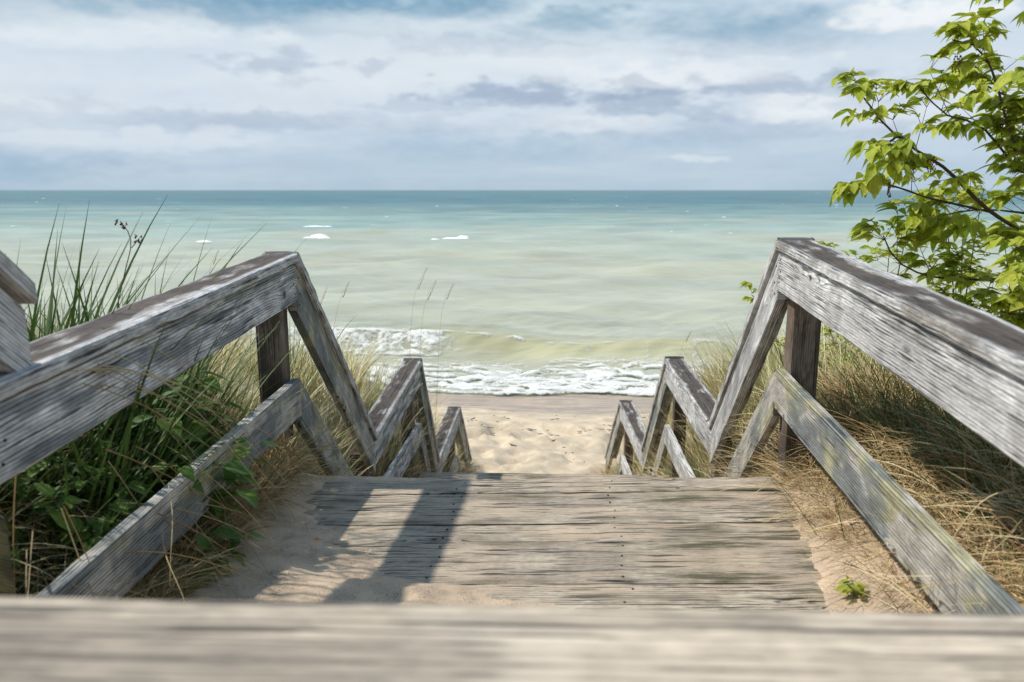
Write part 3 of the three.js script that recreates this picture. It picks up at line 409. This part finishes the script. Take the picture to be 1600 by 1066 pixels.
// loose straws hanging across the left railing and into the sand strip on the right
function straws(label, list, seed) {
  const r = rng(seed), pos = [], nor = [], idx = [], col = [];
  for (const [a, b, sag, w, cc] of list) { const N = 12, A = V3(...a), B = V3(...b), d = B.clone().sub(A).normalize(), s = d.clone().cross(V3(0.3, 0.4, 1)).normalize(), n = s.clone().cross(d), b0 = pos.length / 3; for (let i = 0; i <= N; i++) { const t = i / N, p = A.clone().lerp(B, t); p.y += sag * 4 * t * (1 - t); p.x += Math.sin(t * 5 + w * 9e3) * .006; const ww = w * (1 - 0.8 * t * t); for (let k = 0; k < 3; k++) { const an = k / 3 * 6.283, q = s.clone().multiplyScalar(Math.cos(an)).addScaledVector(n, Math.sin(an)); pos.push(p.x + q.x * ww, p.y + q.y * ww, p.z + q.z * ww); nor.push(q.x, q.y, q.z); col.push(...cc); } } for (let i = 0; i < N; i++) for (let k = 0; k < 3; k++) { const a0 = b0 + i * 3 + k, a1 = b0 + i * 3 + (k + 1) % 3; idx.push(a0, a0 + 3, a1, a1, a0 + 3, a1 + 3); } }
  const g = new THREE.BufferGeometry(); g.setAttribute('position', new THREE.Float32BufferAttribute(pos, 3)); g.setAttribute('normal', new THREE.Float32BufferAttribute(nor, 3)); g.setAttribute('color', new THREE.Float32BufferAttribute(col, 3)); g.setIndex(idx);
  tag(shade(top(new THREE.Mesh(g, new THREE.MeshStandardMaterial({ vertexColors: true, roughness: .8, side: THREE.DoubleSide })), 'loose_straw')), label, null, null, 'stuff');
}
{
  const r = rng(66), L = [], R = [];
  for (let k = 0; k < 9; k++) L.push([[-1.06 + r() * .08, 0.70 + r() * .1, -1.50 - r() * .25], [-0.86 + r() * .18, 0.18 + r() * .3, -1.85 - r() * .35], .04 + r() * .06, .0016, STRAW[2] && STRAW[Math.floor(r() * 3)]]);
  for (let k = 0; k < 50; k++) { const z = -1.45 - r() * .85; L.push([[-1.0 - r() * .15, 0.1 + r() * .5, z], [-1.0 + r() * .35 - .05, -0.03 + r() * .25, z - .3 + r() * .6], .06 * r(), .001 + r() * .0009, STRAW[Math.floor(r() * 5)]]); }
  for (let k = 0; k < 44; k++) { const z = -2.1 - r() * .8; L.push([[-1.02 - r() * .08, 0.12 + r() * .2, z], [-0.98 + r() * .12, 0.0 + r() * .06, z + (r() - .5) * .35], .05 * r(), .0008 + r() * .0006, STRAW[Math.floor(r() * 5)]]); }
  for (let k = 0; k < 70; k++) { const z = -1.6 - r() * 1.25; R.push([[0.93 + r() * .1, 0.1 + r() * .2, z], [0.80 + r() * .17, 0.025 + r() * .05, z + (r() - .4) * .3], .04 * r(), .0008 + r() * .001, STRAW[Math.floor(r() * 5)]]); }
  for (let k = 0; k < 60; k++) { const z = -1.35 - r() * .6; R.push([[1.0 + r() * .5, 0.2 + r() * .25, z], [0.8 + r() * .5, 0.12 + r() * .3, z + (r() - .5) * .5], .12 * r(), .0009 + r() * .0012, STRAW[Math.floor(r() * 5)]]); }
  straws('dry straws hanging over the left railing and sand', L, 1); straws('dry straws lying over the right middle rail and sand', R, 2);
}

// ───────────── leaves ─────────────
function leafGeo(L, W, fold, curl, seed, teeth = 0) {
  const N = 8, pos = [], uv = [], idx = [], r = rng(seed);
  for (let i = 0; i <= N; i++) { const t = i / N, w = W * Math.pow(Math.sin(Math.PI * Math.pow(t, 0.72)), 0.85) * (1 + (i % 2 ? teeth : -teeth)) + (i === 0 ? .0008 : 0), z = -curl * L * t * t, x = t * L; for (const k of [-1, -.5, 0, .5, 1]) { pos.push(x - Math.abs(k) * w * .12, z + Math.abs(k) * w * fold + Math.sin(t * 9 + k * 2 + seed) * .0012 * Math.abs(k), k * w); uv.push(t, k * .5 + .5); } }
  for (let i = 0; i < N; i++) for (let k = 0; k < 4; k++) { const a = i * 5 + k; idx.push(a, a + 1, a + 5, a + 1, a + 6, a + 5); }
  const g = new THREE.BufferGeometry(); g.setAttribute('position', new THREE.Float32BufferAttribute(pos, 3)); g.setAttribute('uv', new THREE.Float32BufferAttribute(uv, 2)); g.setIndex(idx); g.computeVertexNormals(); return g;
}
const veins = tex(256, 128, (i, j, o) => { const u = i / 256, v = Math.abs(j / 128 - .5) * 2, m = ss(.07, .0, v), s = ss(.16, .0, Math.abs(((u * 8 - v * 1.6) % 1 + 1) % 1 - .5)) * .5, n = .86 + vn(i * .12, j * .12) * .2, k = Math.max(m, s); o[0] = (225 + 30 * k) * n; o[1] = (228 + 20 * k) * n; o[2] = (215 + 40 * k) * n; });
const leafMat = (r, g, b, tr = .5) => new THREE.MeshPhysicalMaterial({ color: C(r, g, b), map: veins, roughness: 0.62, side: THREE.DoubleSide, transmission: tr, thickness: 0, specularIntensity: .35 });
M.leaf = [leafMat(.58, .66, .06), leafMat(.66, .71, .08), leafMat(.74, .75, .11), leafMat(.45, .56, .05)];
M.leafYoung = [leafMat(.58, .64, .08), leafMat(.66, .68, .11), leafMat(.48, .57, .07)];
M.leafPlain = [leafMat(.13, .25, .04), leafMat(.17, .30, .05), leafMat(.21, .33, .055)];
M.leafGrey = leafMat(.16, .26, .10);
M.bark = new THREE.MeshStandardMaterial({ map: tex(256, 256, (i, j, o) => { const n = fbm(i / 6, j / 26, 4); o[0] = 60 + n * 60; o[1] = 50 + n * 52; o[2] = 40 + n * 44; }), roughness: .9 });
M.twig = new THREE.MeshStandardMaterial({ color: C(.075, .05, .03), roughness: .85 });
M.petiole = new THREE.MeshStandardMaterial({ color: C(.16, .2, .04), roughness: .7 });
function tube(pts, r0, r1, radial = 6, wob = 0, seed = 1) {
  const c = new THREE.CatmullRomCurve3(pts.map((p) => p.isVector3 ? p : V3(...p))), n = Math.max(4, pts.length * 4), g = new THREE.TubeGeometry(c, n, 1, radial, false), p = g.attributes.position, ctr = V3(0, 0, 0);
  for (let i = 0; i <= n; i++) { const t = i / n; c.getPointAt(t, ctr); const rr = lerp(r0, r1, Math.pow(t, .85)) * (1 + wob * (vn(t * 20 + seed, 1) - .5)); for (let k = 0; k <= radial; k++) { const a = i * (radial + 1) + k; p.setXYZ(a, ctr.x + (p.getX(a) - ctr.x) * rr, ctr.y + (p.getY(a) - ctr.y) * rr, ctr.z + (p.getZ(a) - ctr.z) * rr); } }
  g.computeVertexNormals(); return g;
}
const LEAFG = [leafGeo(.092, .025, .35, .3, 1, .012), leafGeo(.085, .027, .5, .45, 2, .012), leafGeo(.105, .027, .25, .25, 3, .012), leafGeo(.07, .021, .45, .5, 4, .012)];
function leafFrame(p, dir, roll, s) { const x = dir.clone().normalize(), up = Math.abs(x.y) > .95 ? V3(1, 0, 0) : V3(0, 1, 0), z = x.clone().cross(up).normalize(), y = z.clone().cross(x); const m = new THREE.Matrix4().makeBasis(x, y, z), q = new THREE.Quaternion().setFromRotationMatrix(m); q.multiply(new THREE.Quaternion().setFromAxisAngle(V3(1, 0, 0), roll)); return new THREE.Matrix4().compose(p, q, V3(s, s, s)); }
// a spray: a twig end carrying compound leaves of three to five leaflets
function spray(p, dir, r, out, stems, size, hang) {
  const n = 2 + Math.floor(r() * 3);
  for (let k = 0; k < n; k++) {
    const a = r() * 6.283, d = dir.clone().multiplyScalar(.7).add(V3(Math.cos(a), r() * .5 - .1, Math.sin(a)).multiplyScalar(.9)).normalize(), L = (0.03 + r() * .05) * size, e = p.clone().addScaledVector(d, L); stems.push([p, e]);
    const m = 3 + 2 * Math.floor(r() * 1.6), side = V3(-d.z, 0, d.x).normalize();
    for (let q = 0; q < m; q++) { const sgn = q === 0 ? 0 : q % 2 ? 1 : -1, back = q < 3 ? 0 : .03 * size, ld = d.clone().addScaledVector(side, sgn * (0.75 + r() * .5)); ld.y -= hang * (0.5 + r() * .9); out.push([e.clone().addScaledVector(d, -back - (q ? 0.006 : 0)), ld.normalize(), (r() - .5) * 1.1, size * (q ? .52 + r() * .42 : .68 + r() * .38)]); }
  }
}
camera.updateMatrixWorld(); camera.updateProjectionMatrix(); scene.updateMatrixWorld();
function foliage(t, leaves, mats, geos, seed, most = 300) {
  const r = rng(seed), q = V3(0, 0, 0), rec = leaves.map(([p, d, roll, s]) => { q.copy(p).project(camera); const inF = Math.abs(q.x) < 1.05 && Math.abs(q.y) < 1.05 && q.z < 1; return { m: leafFrame(p, d, roll, s), v: inF ? s / p.distanceTo(camera.position) : 0, g: Math.floor(r() * geos.length), c: Math.floor(r() * mats.length) }; }).sort((a, b) => b.v - a.v);
  rec.slice(0, most).forEach((e) => { const m = part('leaf', geos[e.g], mats[e.c], t); e.m.decompose(m.position, m.quaternion, m.scale); });
  const rest = rec.slice(most); if (!rest.length) return;
  mats.forEach((mat, mi) => { geos.forEach((g, gi) => { const l = rest.filter((e) => e.c === mi && e.g === gi); if (!l.length) return; const im = new THREE.InstancedMesh(g, mat, l.length); l.forEach((e, i) => im.setMatrixAt(i, e.m)); const c = t.userData; im.name = `foliage_${String(mi * geos.length + gi + 1).padStart(3, '0')}`; im.userData.kind = 'stuff'; shade(im); t.add(im); }); });
}
function stemsGeo(list, r0) { return mergeGeometries(list.map(([a, b]) => { const d = b.clone().sub(a), g = new THREE.CylinderGeometry(r0 * .6, r0, d.length(), 4, 1, true); g.translate(0, d.length() / 2, 0); g.applyQuaternion(new THREE.Quaternion().setFromUnitVectors(V3(0, 1, 0), d.normalize())); g.translate(a.x, a.y, a.z); return g; })); }

// the tree at the right: trunk out of view, limbs reaching left over the railing
{
  const t = thing('broadleaf_tree', 'leafy bright green tree reaching in from the right above the railing', 'tree'), r = rng(2024), leaves = [], stems = [];
  const trunk = [[3.3, groundH(3.3, -3.7) - .1, -3.7], [3.2, 0.7, -3.65], [3.05, 1.5, -3.6], [2.95, 2.4, -3.6], [2.9, 3.2, -3.6]];
  part('trunk', tube(trunk, .075, .03, 10, .3), M.bark, t);
  const limbs = [
    [[3.15, 0.55, -3.65], [2.5, 0.62, -3.5], [1.91, 0.92, -3.4], [1.75, 1.02, -3.4], [1.57, 1.18, -3.4], [1.42, 1.27, -3.4], [1.31, 1.36, -3.4], [1.25, 1.43, -3.4], [1.18, 1.51, -3.4]],
    [[1.8, 1.0, -3.43], [1.56, 1.06, -3.5], [1.44, 1.10, -3.5], [1.36, 1.12, -3.5], [1.29, 1.115, -3.5]],
    [[3.1, 0.5, -3.7], [2.5, 0.62, -3.55], [1.99, 0.71, -3.5], [1.59, 0.73, -3.5], [1.45, 0.8, -3.5], [1.39, 0.9, -3.5]],
    [[3.05, 1.4, -3.6], [2.3, 1.15, -3.3], [1.76, 1.23, -3.2], [1.63, 1.5, -3.2], [1.56, 1.61, -3.2], [1.46, 1.64, -3.2]],
    [[3.1, 0.95, -3.6], [2.4, 1.0, -3.4], [1.83, 1.16, -3.3], [1.64, 1.34, -3.3], [1.51, 1.38, -3.3], [1.40, 1.48, -3.3]],
    [[2.95, 2.0, -3.6], [2.4, 1.75, -3.3], [1.95, 1.7, -3.1], [1.72, 1.72, -3.05], [1.58, 1.78, -3.05]],
    [[3.1, 1.0, -3.6], [2.5, 1.2, -3.0], [2.1, 1.3, -2.8], [1.8, 1.38, -2.75], [1.62, 1.42, -2.75]],
    [[3.1, .8, -3.7], [2.4, .95, -3.9], [2.0, 1.0, -3.95], [1.75, .95, -3.95]],
    [[3.0, 1.7, -3.6], [2.4, 1.55, -3.8], [2.1, 1.5, -3.9], [1.85, 1.62, -3.9]],
    [[3.1, .4, -3.7], [2.6, .5, -3.6], [2.2, .52, -3.5], [1.85, .5, -3.45], [1.62, .56, -3.45]],
    [[3.1, .7, -3.6], [2.6, .8, -3.3], [2.2, .85, -3.15], [1.95, .82, -3.1], [1.72, .88, -3.1]],
    [[3.1, 1.1, -3.6], [2.5, 1.1, -3.1], [2.15, 1.1, -3.0], [1.9, 1.08, -2.95]],
    [[2.6, .62, -3.5], [2.2, .62, -3.3], [1.9, .6, -3.2], [1.75, .62, -3.2]],
    [[1.42, 1.27, -3.4], [1.36, 1.3, -3.35], [1.28, 1.27, -3.3], [1.24, 1.28, -3.3]]];
  limbs.forEach((pts, li) => {
    const main = li === 0; part('branch', tube(pts, main ? .020 : li === 1 || li === limbs.length - 1 ? .006 : .012, .003, 7, .4, li), li === 1 ? M.twig : M.bark, t);
    const c = new THREE.CatmullRomCurve3(pts.map((p) => V3(...p))), L = c.getLength(), nT = Math.round(L / .042);
    for (let k = 0; k <= nT; k++) { const u = k / nT, p = c.getPointAt(u), tan = c.getTangentAt(u); if (p.x > 2.45) continue; if (u < .93 && r() < .12) continue; if (main && p.x > 1.45 && p.x < 1.85 && r() < .4) continue;
      const a = r() * 6.283, side = V3(Math.cos(a) * .7, Math.sin(a) * .8 + .25, Math.sin(a * 1.7) * .7), d = tan.clone().multiplyScalar(.7).add(side).normalize(), TL = u > .95 ? 0.015 : (.05 + r() * .16) * (main ? .8 : 1), e = p.clone().addScaledVector(d, TL); e.y += .01;
      if (u <= .95) stems.push([p.clone(), e]); spray(e, d, r, leaves, stems, .8 + r() * .35, .55); if (TL > .1) { const md = p.clone().lerp(e, .55); spray(md, d.clone().add(V3(r() - .5, r() - .3, r() - .5)), r, leaves, stems, .7 + r() * .3, .5); } } });
  part('twigs', stemsGeo(stems, .0016), M.twig, t).userData.kind = 'stuff';
  // reddish seed strings
  const keys = []; for (const [x, y, z] of [[1.37, 1.12, -3.42], [1.42, 1.2, -3.38], [1.5, 1.22, -3.38], [1.9, 1.05, -3.3], [1.95, 1.0, -3.25], [1.72, 1.36, -3.28], [1.49, 1.58, -3.2]]) for (let s = 0; s < 4; s++) { const bx = x + (r() - .5) * .03, bz = z + (r() - .5) * .03; for (let k = 0; k < 7; k++) { const g = new THREE.OctahedronGeometry(.0034, 0); g.scale(1, 1.9, .7); g.translate(bx + (r() - .5) * .008, y - k * .009, bz + (r() - .5) * .008); keys.push(g); } }
  part('seed_string', mergeGeometries(keys), new THREE.MeshStandardMaterial({ color: C(.17, .075, .03), roughness: .8 }), t).userData.kind = 'stuff';
  foliage(t, leaves, [M.leaf[0], M.leaf[1], M.leaf[1], M.leaf[2], M.leaf[3]], LEAFG, 8);
}
// yellow-green shrub farther down the slope behind the right railing
{
  const t = thing('shrub', 'yellow green shrub with small leaves behind the right railing, below the tree', 'shrub'), r = rng(31), leaves = [], stems = [];
  const roots = [[2.5, -5.0], [2.0, -4.9], [1.75, -4.8], [2.9, -5.1]];
  const tips = [[1.66, .74, -5], [1.8, .66, -5], [2.03, .72, -5], [2.15, 1.02, -5], [2.33, 1.1, -5.05], [2.45, .9, -5], [2.4, .5, -4.9], [2.1, .45, -4.9], [1.9, .4, -4.9], [2.7, .8, -5], [2.6, .55, -4.9], [2.25, .75, -5.1], [2.9, .9, -5.1], [3.0, .6, -5], [2.6, 1.1, -5.1], [1.32, .2, -4.6], [1.45, .05, -4.5], [1.6, .3, -4.7], [1.75, .1, -4.6]];
  tips.forEach(([x, y, z], i) => { const [rx, rz] = roots.reduce((b, q) => Math.abs(q[0] - x) < Math.abs(b[0] - x) ? q : b), g0 = groundH(rx, rz), pts = [[rx, g0, rz], [lerp(rx, x, .25), lerp(g0, y, .4), lerp(rz, z, .3)], [lerp(rx, x, .65), lerp(g0, y, .75), lerp(rz, z, .7)], [x, y, z]]; part('stem', tube(pts, .007, .002, 5, .2, i), M.twig, t); const c = new THREE.CatmullRomCurve3(pts.map((p) => V3(...p)));
    for (let k = 0; k < 11; k++) { const u = .45 + .55 * k / 10, p = c.getPointAt(u), a = r() * 6.283, d = V3(Math.cos(a), .5 + r() * .5, Math.sin(a)).normalize(), e = p.clone().addScaledVector(d, u > .97 ? .01 : .04 + r() * .1); stems.push([p, e]); spray(e, d, r, leaves, stems, .62 + r() * .25, .25); } });
  part('twigs', stemsGeo(stems, .0015), M.twig, t).userData.kind = 'stuff'; foliage(t, leaves, M.leafYoung, LEAFG, 9);
}
{ // sprig that shows left of the sloping right rail
  const t = thing('leafy_sprig', 'small yellow green sprig peeking out left of the sloping right rail', 'sprig'), r = rng(12), leaves = [], stems = [], g0 = groundH(1.4, -4.6), pts = [[1.4, g0, -4.6], [1.32, .1, -4.6], [1.2, .42, -4.6], [1.12, .5, -4.6]];
  part('stem', tube(pts, .005, .002, 5), M.twig, t); for (const p of [[1.12, .51, -4.6], [1.1, .56, -4.6], [1.14, .47, -4.6], [1.16, .53, -4.58]]) spray(V3(...p), V3(-.4, .5, .2), r, leaves, stems, .72, .5);
  part('twigs', stemsGeo(stems, .0014), M.petiole, t).userData.kind = 'stuff'; foliage(t, leaves, M.leafYoung, LEAFG, 10);
}
// leafy plants growing through the left railing
const BIG = [leafGeo(.10, .033, .25, .3, 11, .03), leafGeo(.085, .03, .35, .45, 12, .04)];
function leafyPlant(label, base, tips, seed, mats, size = 1) {
  const t = thing('leafy_plant', label, 'plant'), r = rng(seed), leaves = [], stems = [];
  tips.forEach((tip, i) => { const pts = [base, [lerp(base[0], tip[0], .3), lerp(base[1], tip[1], .55), lerp(base[2], tip[2], .4)], tip]; part('stem', tube(pts, .0035, .0016, 5, .2, i), M.petiole, t); const c = new THREE.CatmullRomCurve3(pts.map((p) => V3(...p)));
    for (let k = 0; k < 4; k++) { const u = .55 + .15 * k, p = c.getPointAt(Math.min(1, u)), a = r() * 6.283; for (let m = 0; m < (k === 3 ? 3 : 2); m++) { const d = V3(Math.cos(a + m * 2.4), .05 + r() * .3 - .25, Math.sin(a + m * 2.4)).normalize(); const e = p.clone().addScaledVector(d, .025 * size); stems.push([p, e]); leaves.push([e, d, (r() - .5) * .6, size * (.75 + r() * .4)]); } } });
  part('twigs', stemsGeo(stems, .0012), M.petiole, t).userData.kind = 'stuff'; foliage(t, leaves, mats, BIG, seed);
}
{ // leafy bush added outside the left railing to block sun from the sand
  const t = thing('shading_bush', 'low leafy green bush added outside the left railing to shade the sand', 'bush'), r = rng(88), leaves = [], stems = [];
  for (let k = 0; k < 16; k++) { const z = -1.35 - r() * 1.25, x = -1.28 - r() * .5, g0 = groundH(x, z), pts = [[x, g0 - .02, z], [x + (r() - .5) * .2, g0 + .18, z + (r() - .5) * .2], [x + (r() - .4) * .25, g0 + .28 + r() * .16, z + (r() - .5) * .3]]; part('stem', tube(pts, .004, .0015, 5, .2, k), M.twig, t); const c = new THREE.CatmullRomCurve3(pts.map((p) => V3(...p)));
    for (let q = 0; q < 8; q++) { const p = c.getPointAt(.2 + .8 * q / 7), a = r() * 6.283, d = V3(Math.cos(a), .3 + r() * .4, Math.sin(a)).normalize(), e = p.clone().addScaledVector(d, .03 + r() * .09); stems.push([p, e]); spray(e, d, r, leaves, stems, .6 + r() * .3, .35); } }
  part('twigs', stemsGeo(stems, .0013), M.twig, t).userData.kind = 'stuff'; foliage(t, leaves, M.leafPlain, LEAFG, 21, 120);
}
leafyPlant('broad leaved green plant just below the left top rail', [-1.15, .05, -2.3], [[-1.12, .50, -2.35], [-1.16, .44, -2.2], [-1.08, .42, -2.4], [-1.2, .5, -2.5]], 5, M.leafPlain);
leafyPlant('green leafy plant growing over the left middle rail', [-1.08, .0, -2.1], [[-0.98, .30, -2.15], [-0.95, .22, -2.2], [-0.98, .14, -2.05], [-1.05, .34, -2.05], [-.93, .32, -2.3]], 6, M.leafPlain, .85);
leafyPlant('few green leaves low beside the sand under the left middle rail', [-1.03, -.02, -2.0], [[-0.95, .08, -2.02], [-0.9, .1, -2.1]], 9, M.leafPlain, .8);
leafyPlant('tiny bright green seedling in the sand at the right end of the landing', [0.80, .02, -2.0], [[0.79, .075, -2.0], [.775, .07, -1.99]], 14, M.leafYoung, .36);

// ───────────── single stalks ─────────────
function stalk(name, label, cat, group, pts, r0, head, mat, hm) { const t = thing(name, label, cat, group); part('stem', tube(pts, r0, r0 * .5, 5), mat, t); part('seed_head', head, hm, t); return t; }
M.dry = new THREE.MeshStandardMaterial({ color: C(.42, .30, .14), roughness: .85 }); M.brown = new THREE.MeshStandardMaterial({ color: C(.09, .05, .03), roughness: .85 });
{ // dead weed with two branched tips above the left rail
  const r = rng(8), hd = []; for (const [x, y, z, n] of [[-1.33, .985, -2.4, 7], [-1.345, .99, -2.4, 4], [-1.285, .945, -2.4, 8]]) for (let k = 0; k < n; k++) { const g = new THREE.ConeGeometry(.0035, .013, 5); g.rotateZ((r() - .5) * 2.4); g.rotateX((r() - .5) * 1.5); g.translate(x + (r() - .5) * .022, y + (r() - .5) * .022, z + (r() - .5) * .012); hd.push(g); }
  const t = stalk('dead_weed', 'dead brown weed stalk with two small seed tips above the left rail', 'weed', null, [[-1.40, .35, -2.4], [-1.385, .68, -2.4], [-1.34, .84, -2.4], [-1.312, .93, -2.4], [-1.318, .965, -2.4], [-1.335, .988, -2.4]], .0028, mergeGeometries(hd), M.brown, M.brown);
  part('stem', tube([[-1.312, .915, -2.4], [-1.298, .93, -2.4], [-1.285, .945, -2.4]], .0014, .001, 4), M.brown, t);
}
[['seed stalk standing alone just above the cap of the left rail', -2.42, .60, -5.5, .10], ['leftmost of the seed stalks right of the left rail peak', -1.70, .30, -5.6, .14], ['seed stalk above the left sloping rail foot, second from the left', -1.53, .36, -5.6, .12], ['tallest dry seed stalk left of the surf, above the lower left rail', -1.0, .42, -5.7, .16], ['dry seed stalk just right of the tallest one by the surf', -.93, .34, -5.7, .15], ['rightmost thin seed stalk before the breaking wave', -.80, .33, -5.75, .12], ['lone dark seed stalk on the right dune edge', 1.02, -.06, -6.2, .09]].forEach(([lab, x, y, z, hl], i) => {
  const r = rng(600 + i), gh = groundH(x - .1, z), hd = []; const lean = .10; for (let k = 0; k < 26; k++) { const u = k / 26, g = new THREE.OctahedronGeometry(.0032 * (1 - u * .5), 0); g.scale(.8, 2.6, .8); g.translate(x + u * hl * .45 + (r() - .5) * .005, y - hl * .2 + u * hl, z + (r() - .5) * .005); hd.push(g); }
  stalk('seed_stalk', lab, 'grass stalk', null, [[x - lean * 1.4, gh, z], [x - lean * .9, lerp(gh, y, .5), z], [x - .02, y - hl * .3, z], [x + hl * .4, y + hl * .75, z]], .0016, mergeGeometries(hd), M.dry, M.dry);
});
{ // orange leaf on the shaded sand
  const g = leafGeo(.03, .009, .3, .3, 44); g.rotateY(.6); const m = shade(top(new THREE.Mesh(g, new THREE.MeshStandardMaterial({ color: C(.45, .13, .02), roughness: .7, side: THREE.DoubleSide })), 'fallen_leaf')); m.position.set(-0.74, 0.025, -2.27); tag(m, 'small orange fallen leaf on the shaded sand drift', 'leaf');
}
{ // driftwood crumbs on the beach
  const r = rng(71), geo = []; for (let k = 0; k < 70; k++) { const z = -9.3 - r() * 3.1, x = (r() - .5) * 5 - .1, L = .015 + r() * r() * .11, g = new THREE.CylinderGeometry(.003 + r() * .006, .004 + r() * .005, L, 5); g.rotateZ(1.57); g.rotateY((r() - .5) * 2.4); g.translate(x, groundH(x, z) + .004, z); geo.push(g); }
  for (let k = 0; k < 40; k++) { const z = -11.2 + (r() - .5) * .15, x = (r() - .5) * 4, L = .05 + r() * .2, g = new THREE.CylinderGeometry(.004, .005, L, 5); g.rotateZ(1.57); g.rotateY((r() - .5) * .5); g.translate(x, groundH(x, z) + .003, z); geo.push(g); }
  tag(shade(top(new THREE.Mesh(mergeGeometries(geo), M.twig), 'beach_litter')), 'small dark bits of driftwood strewn on the beach', null, null, 'stuff');
}
renderer.render(scene, camera);
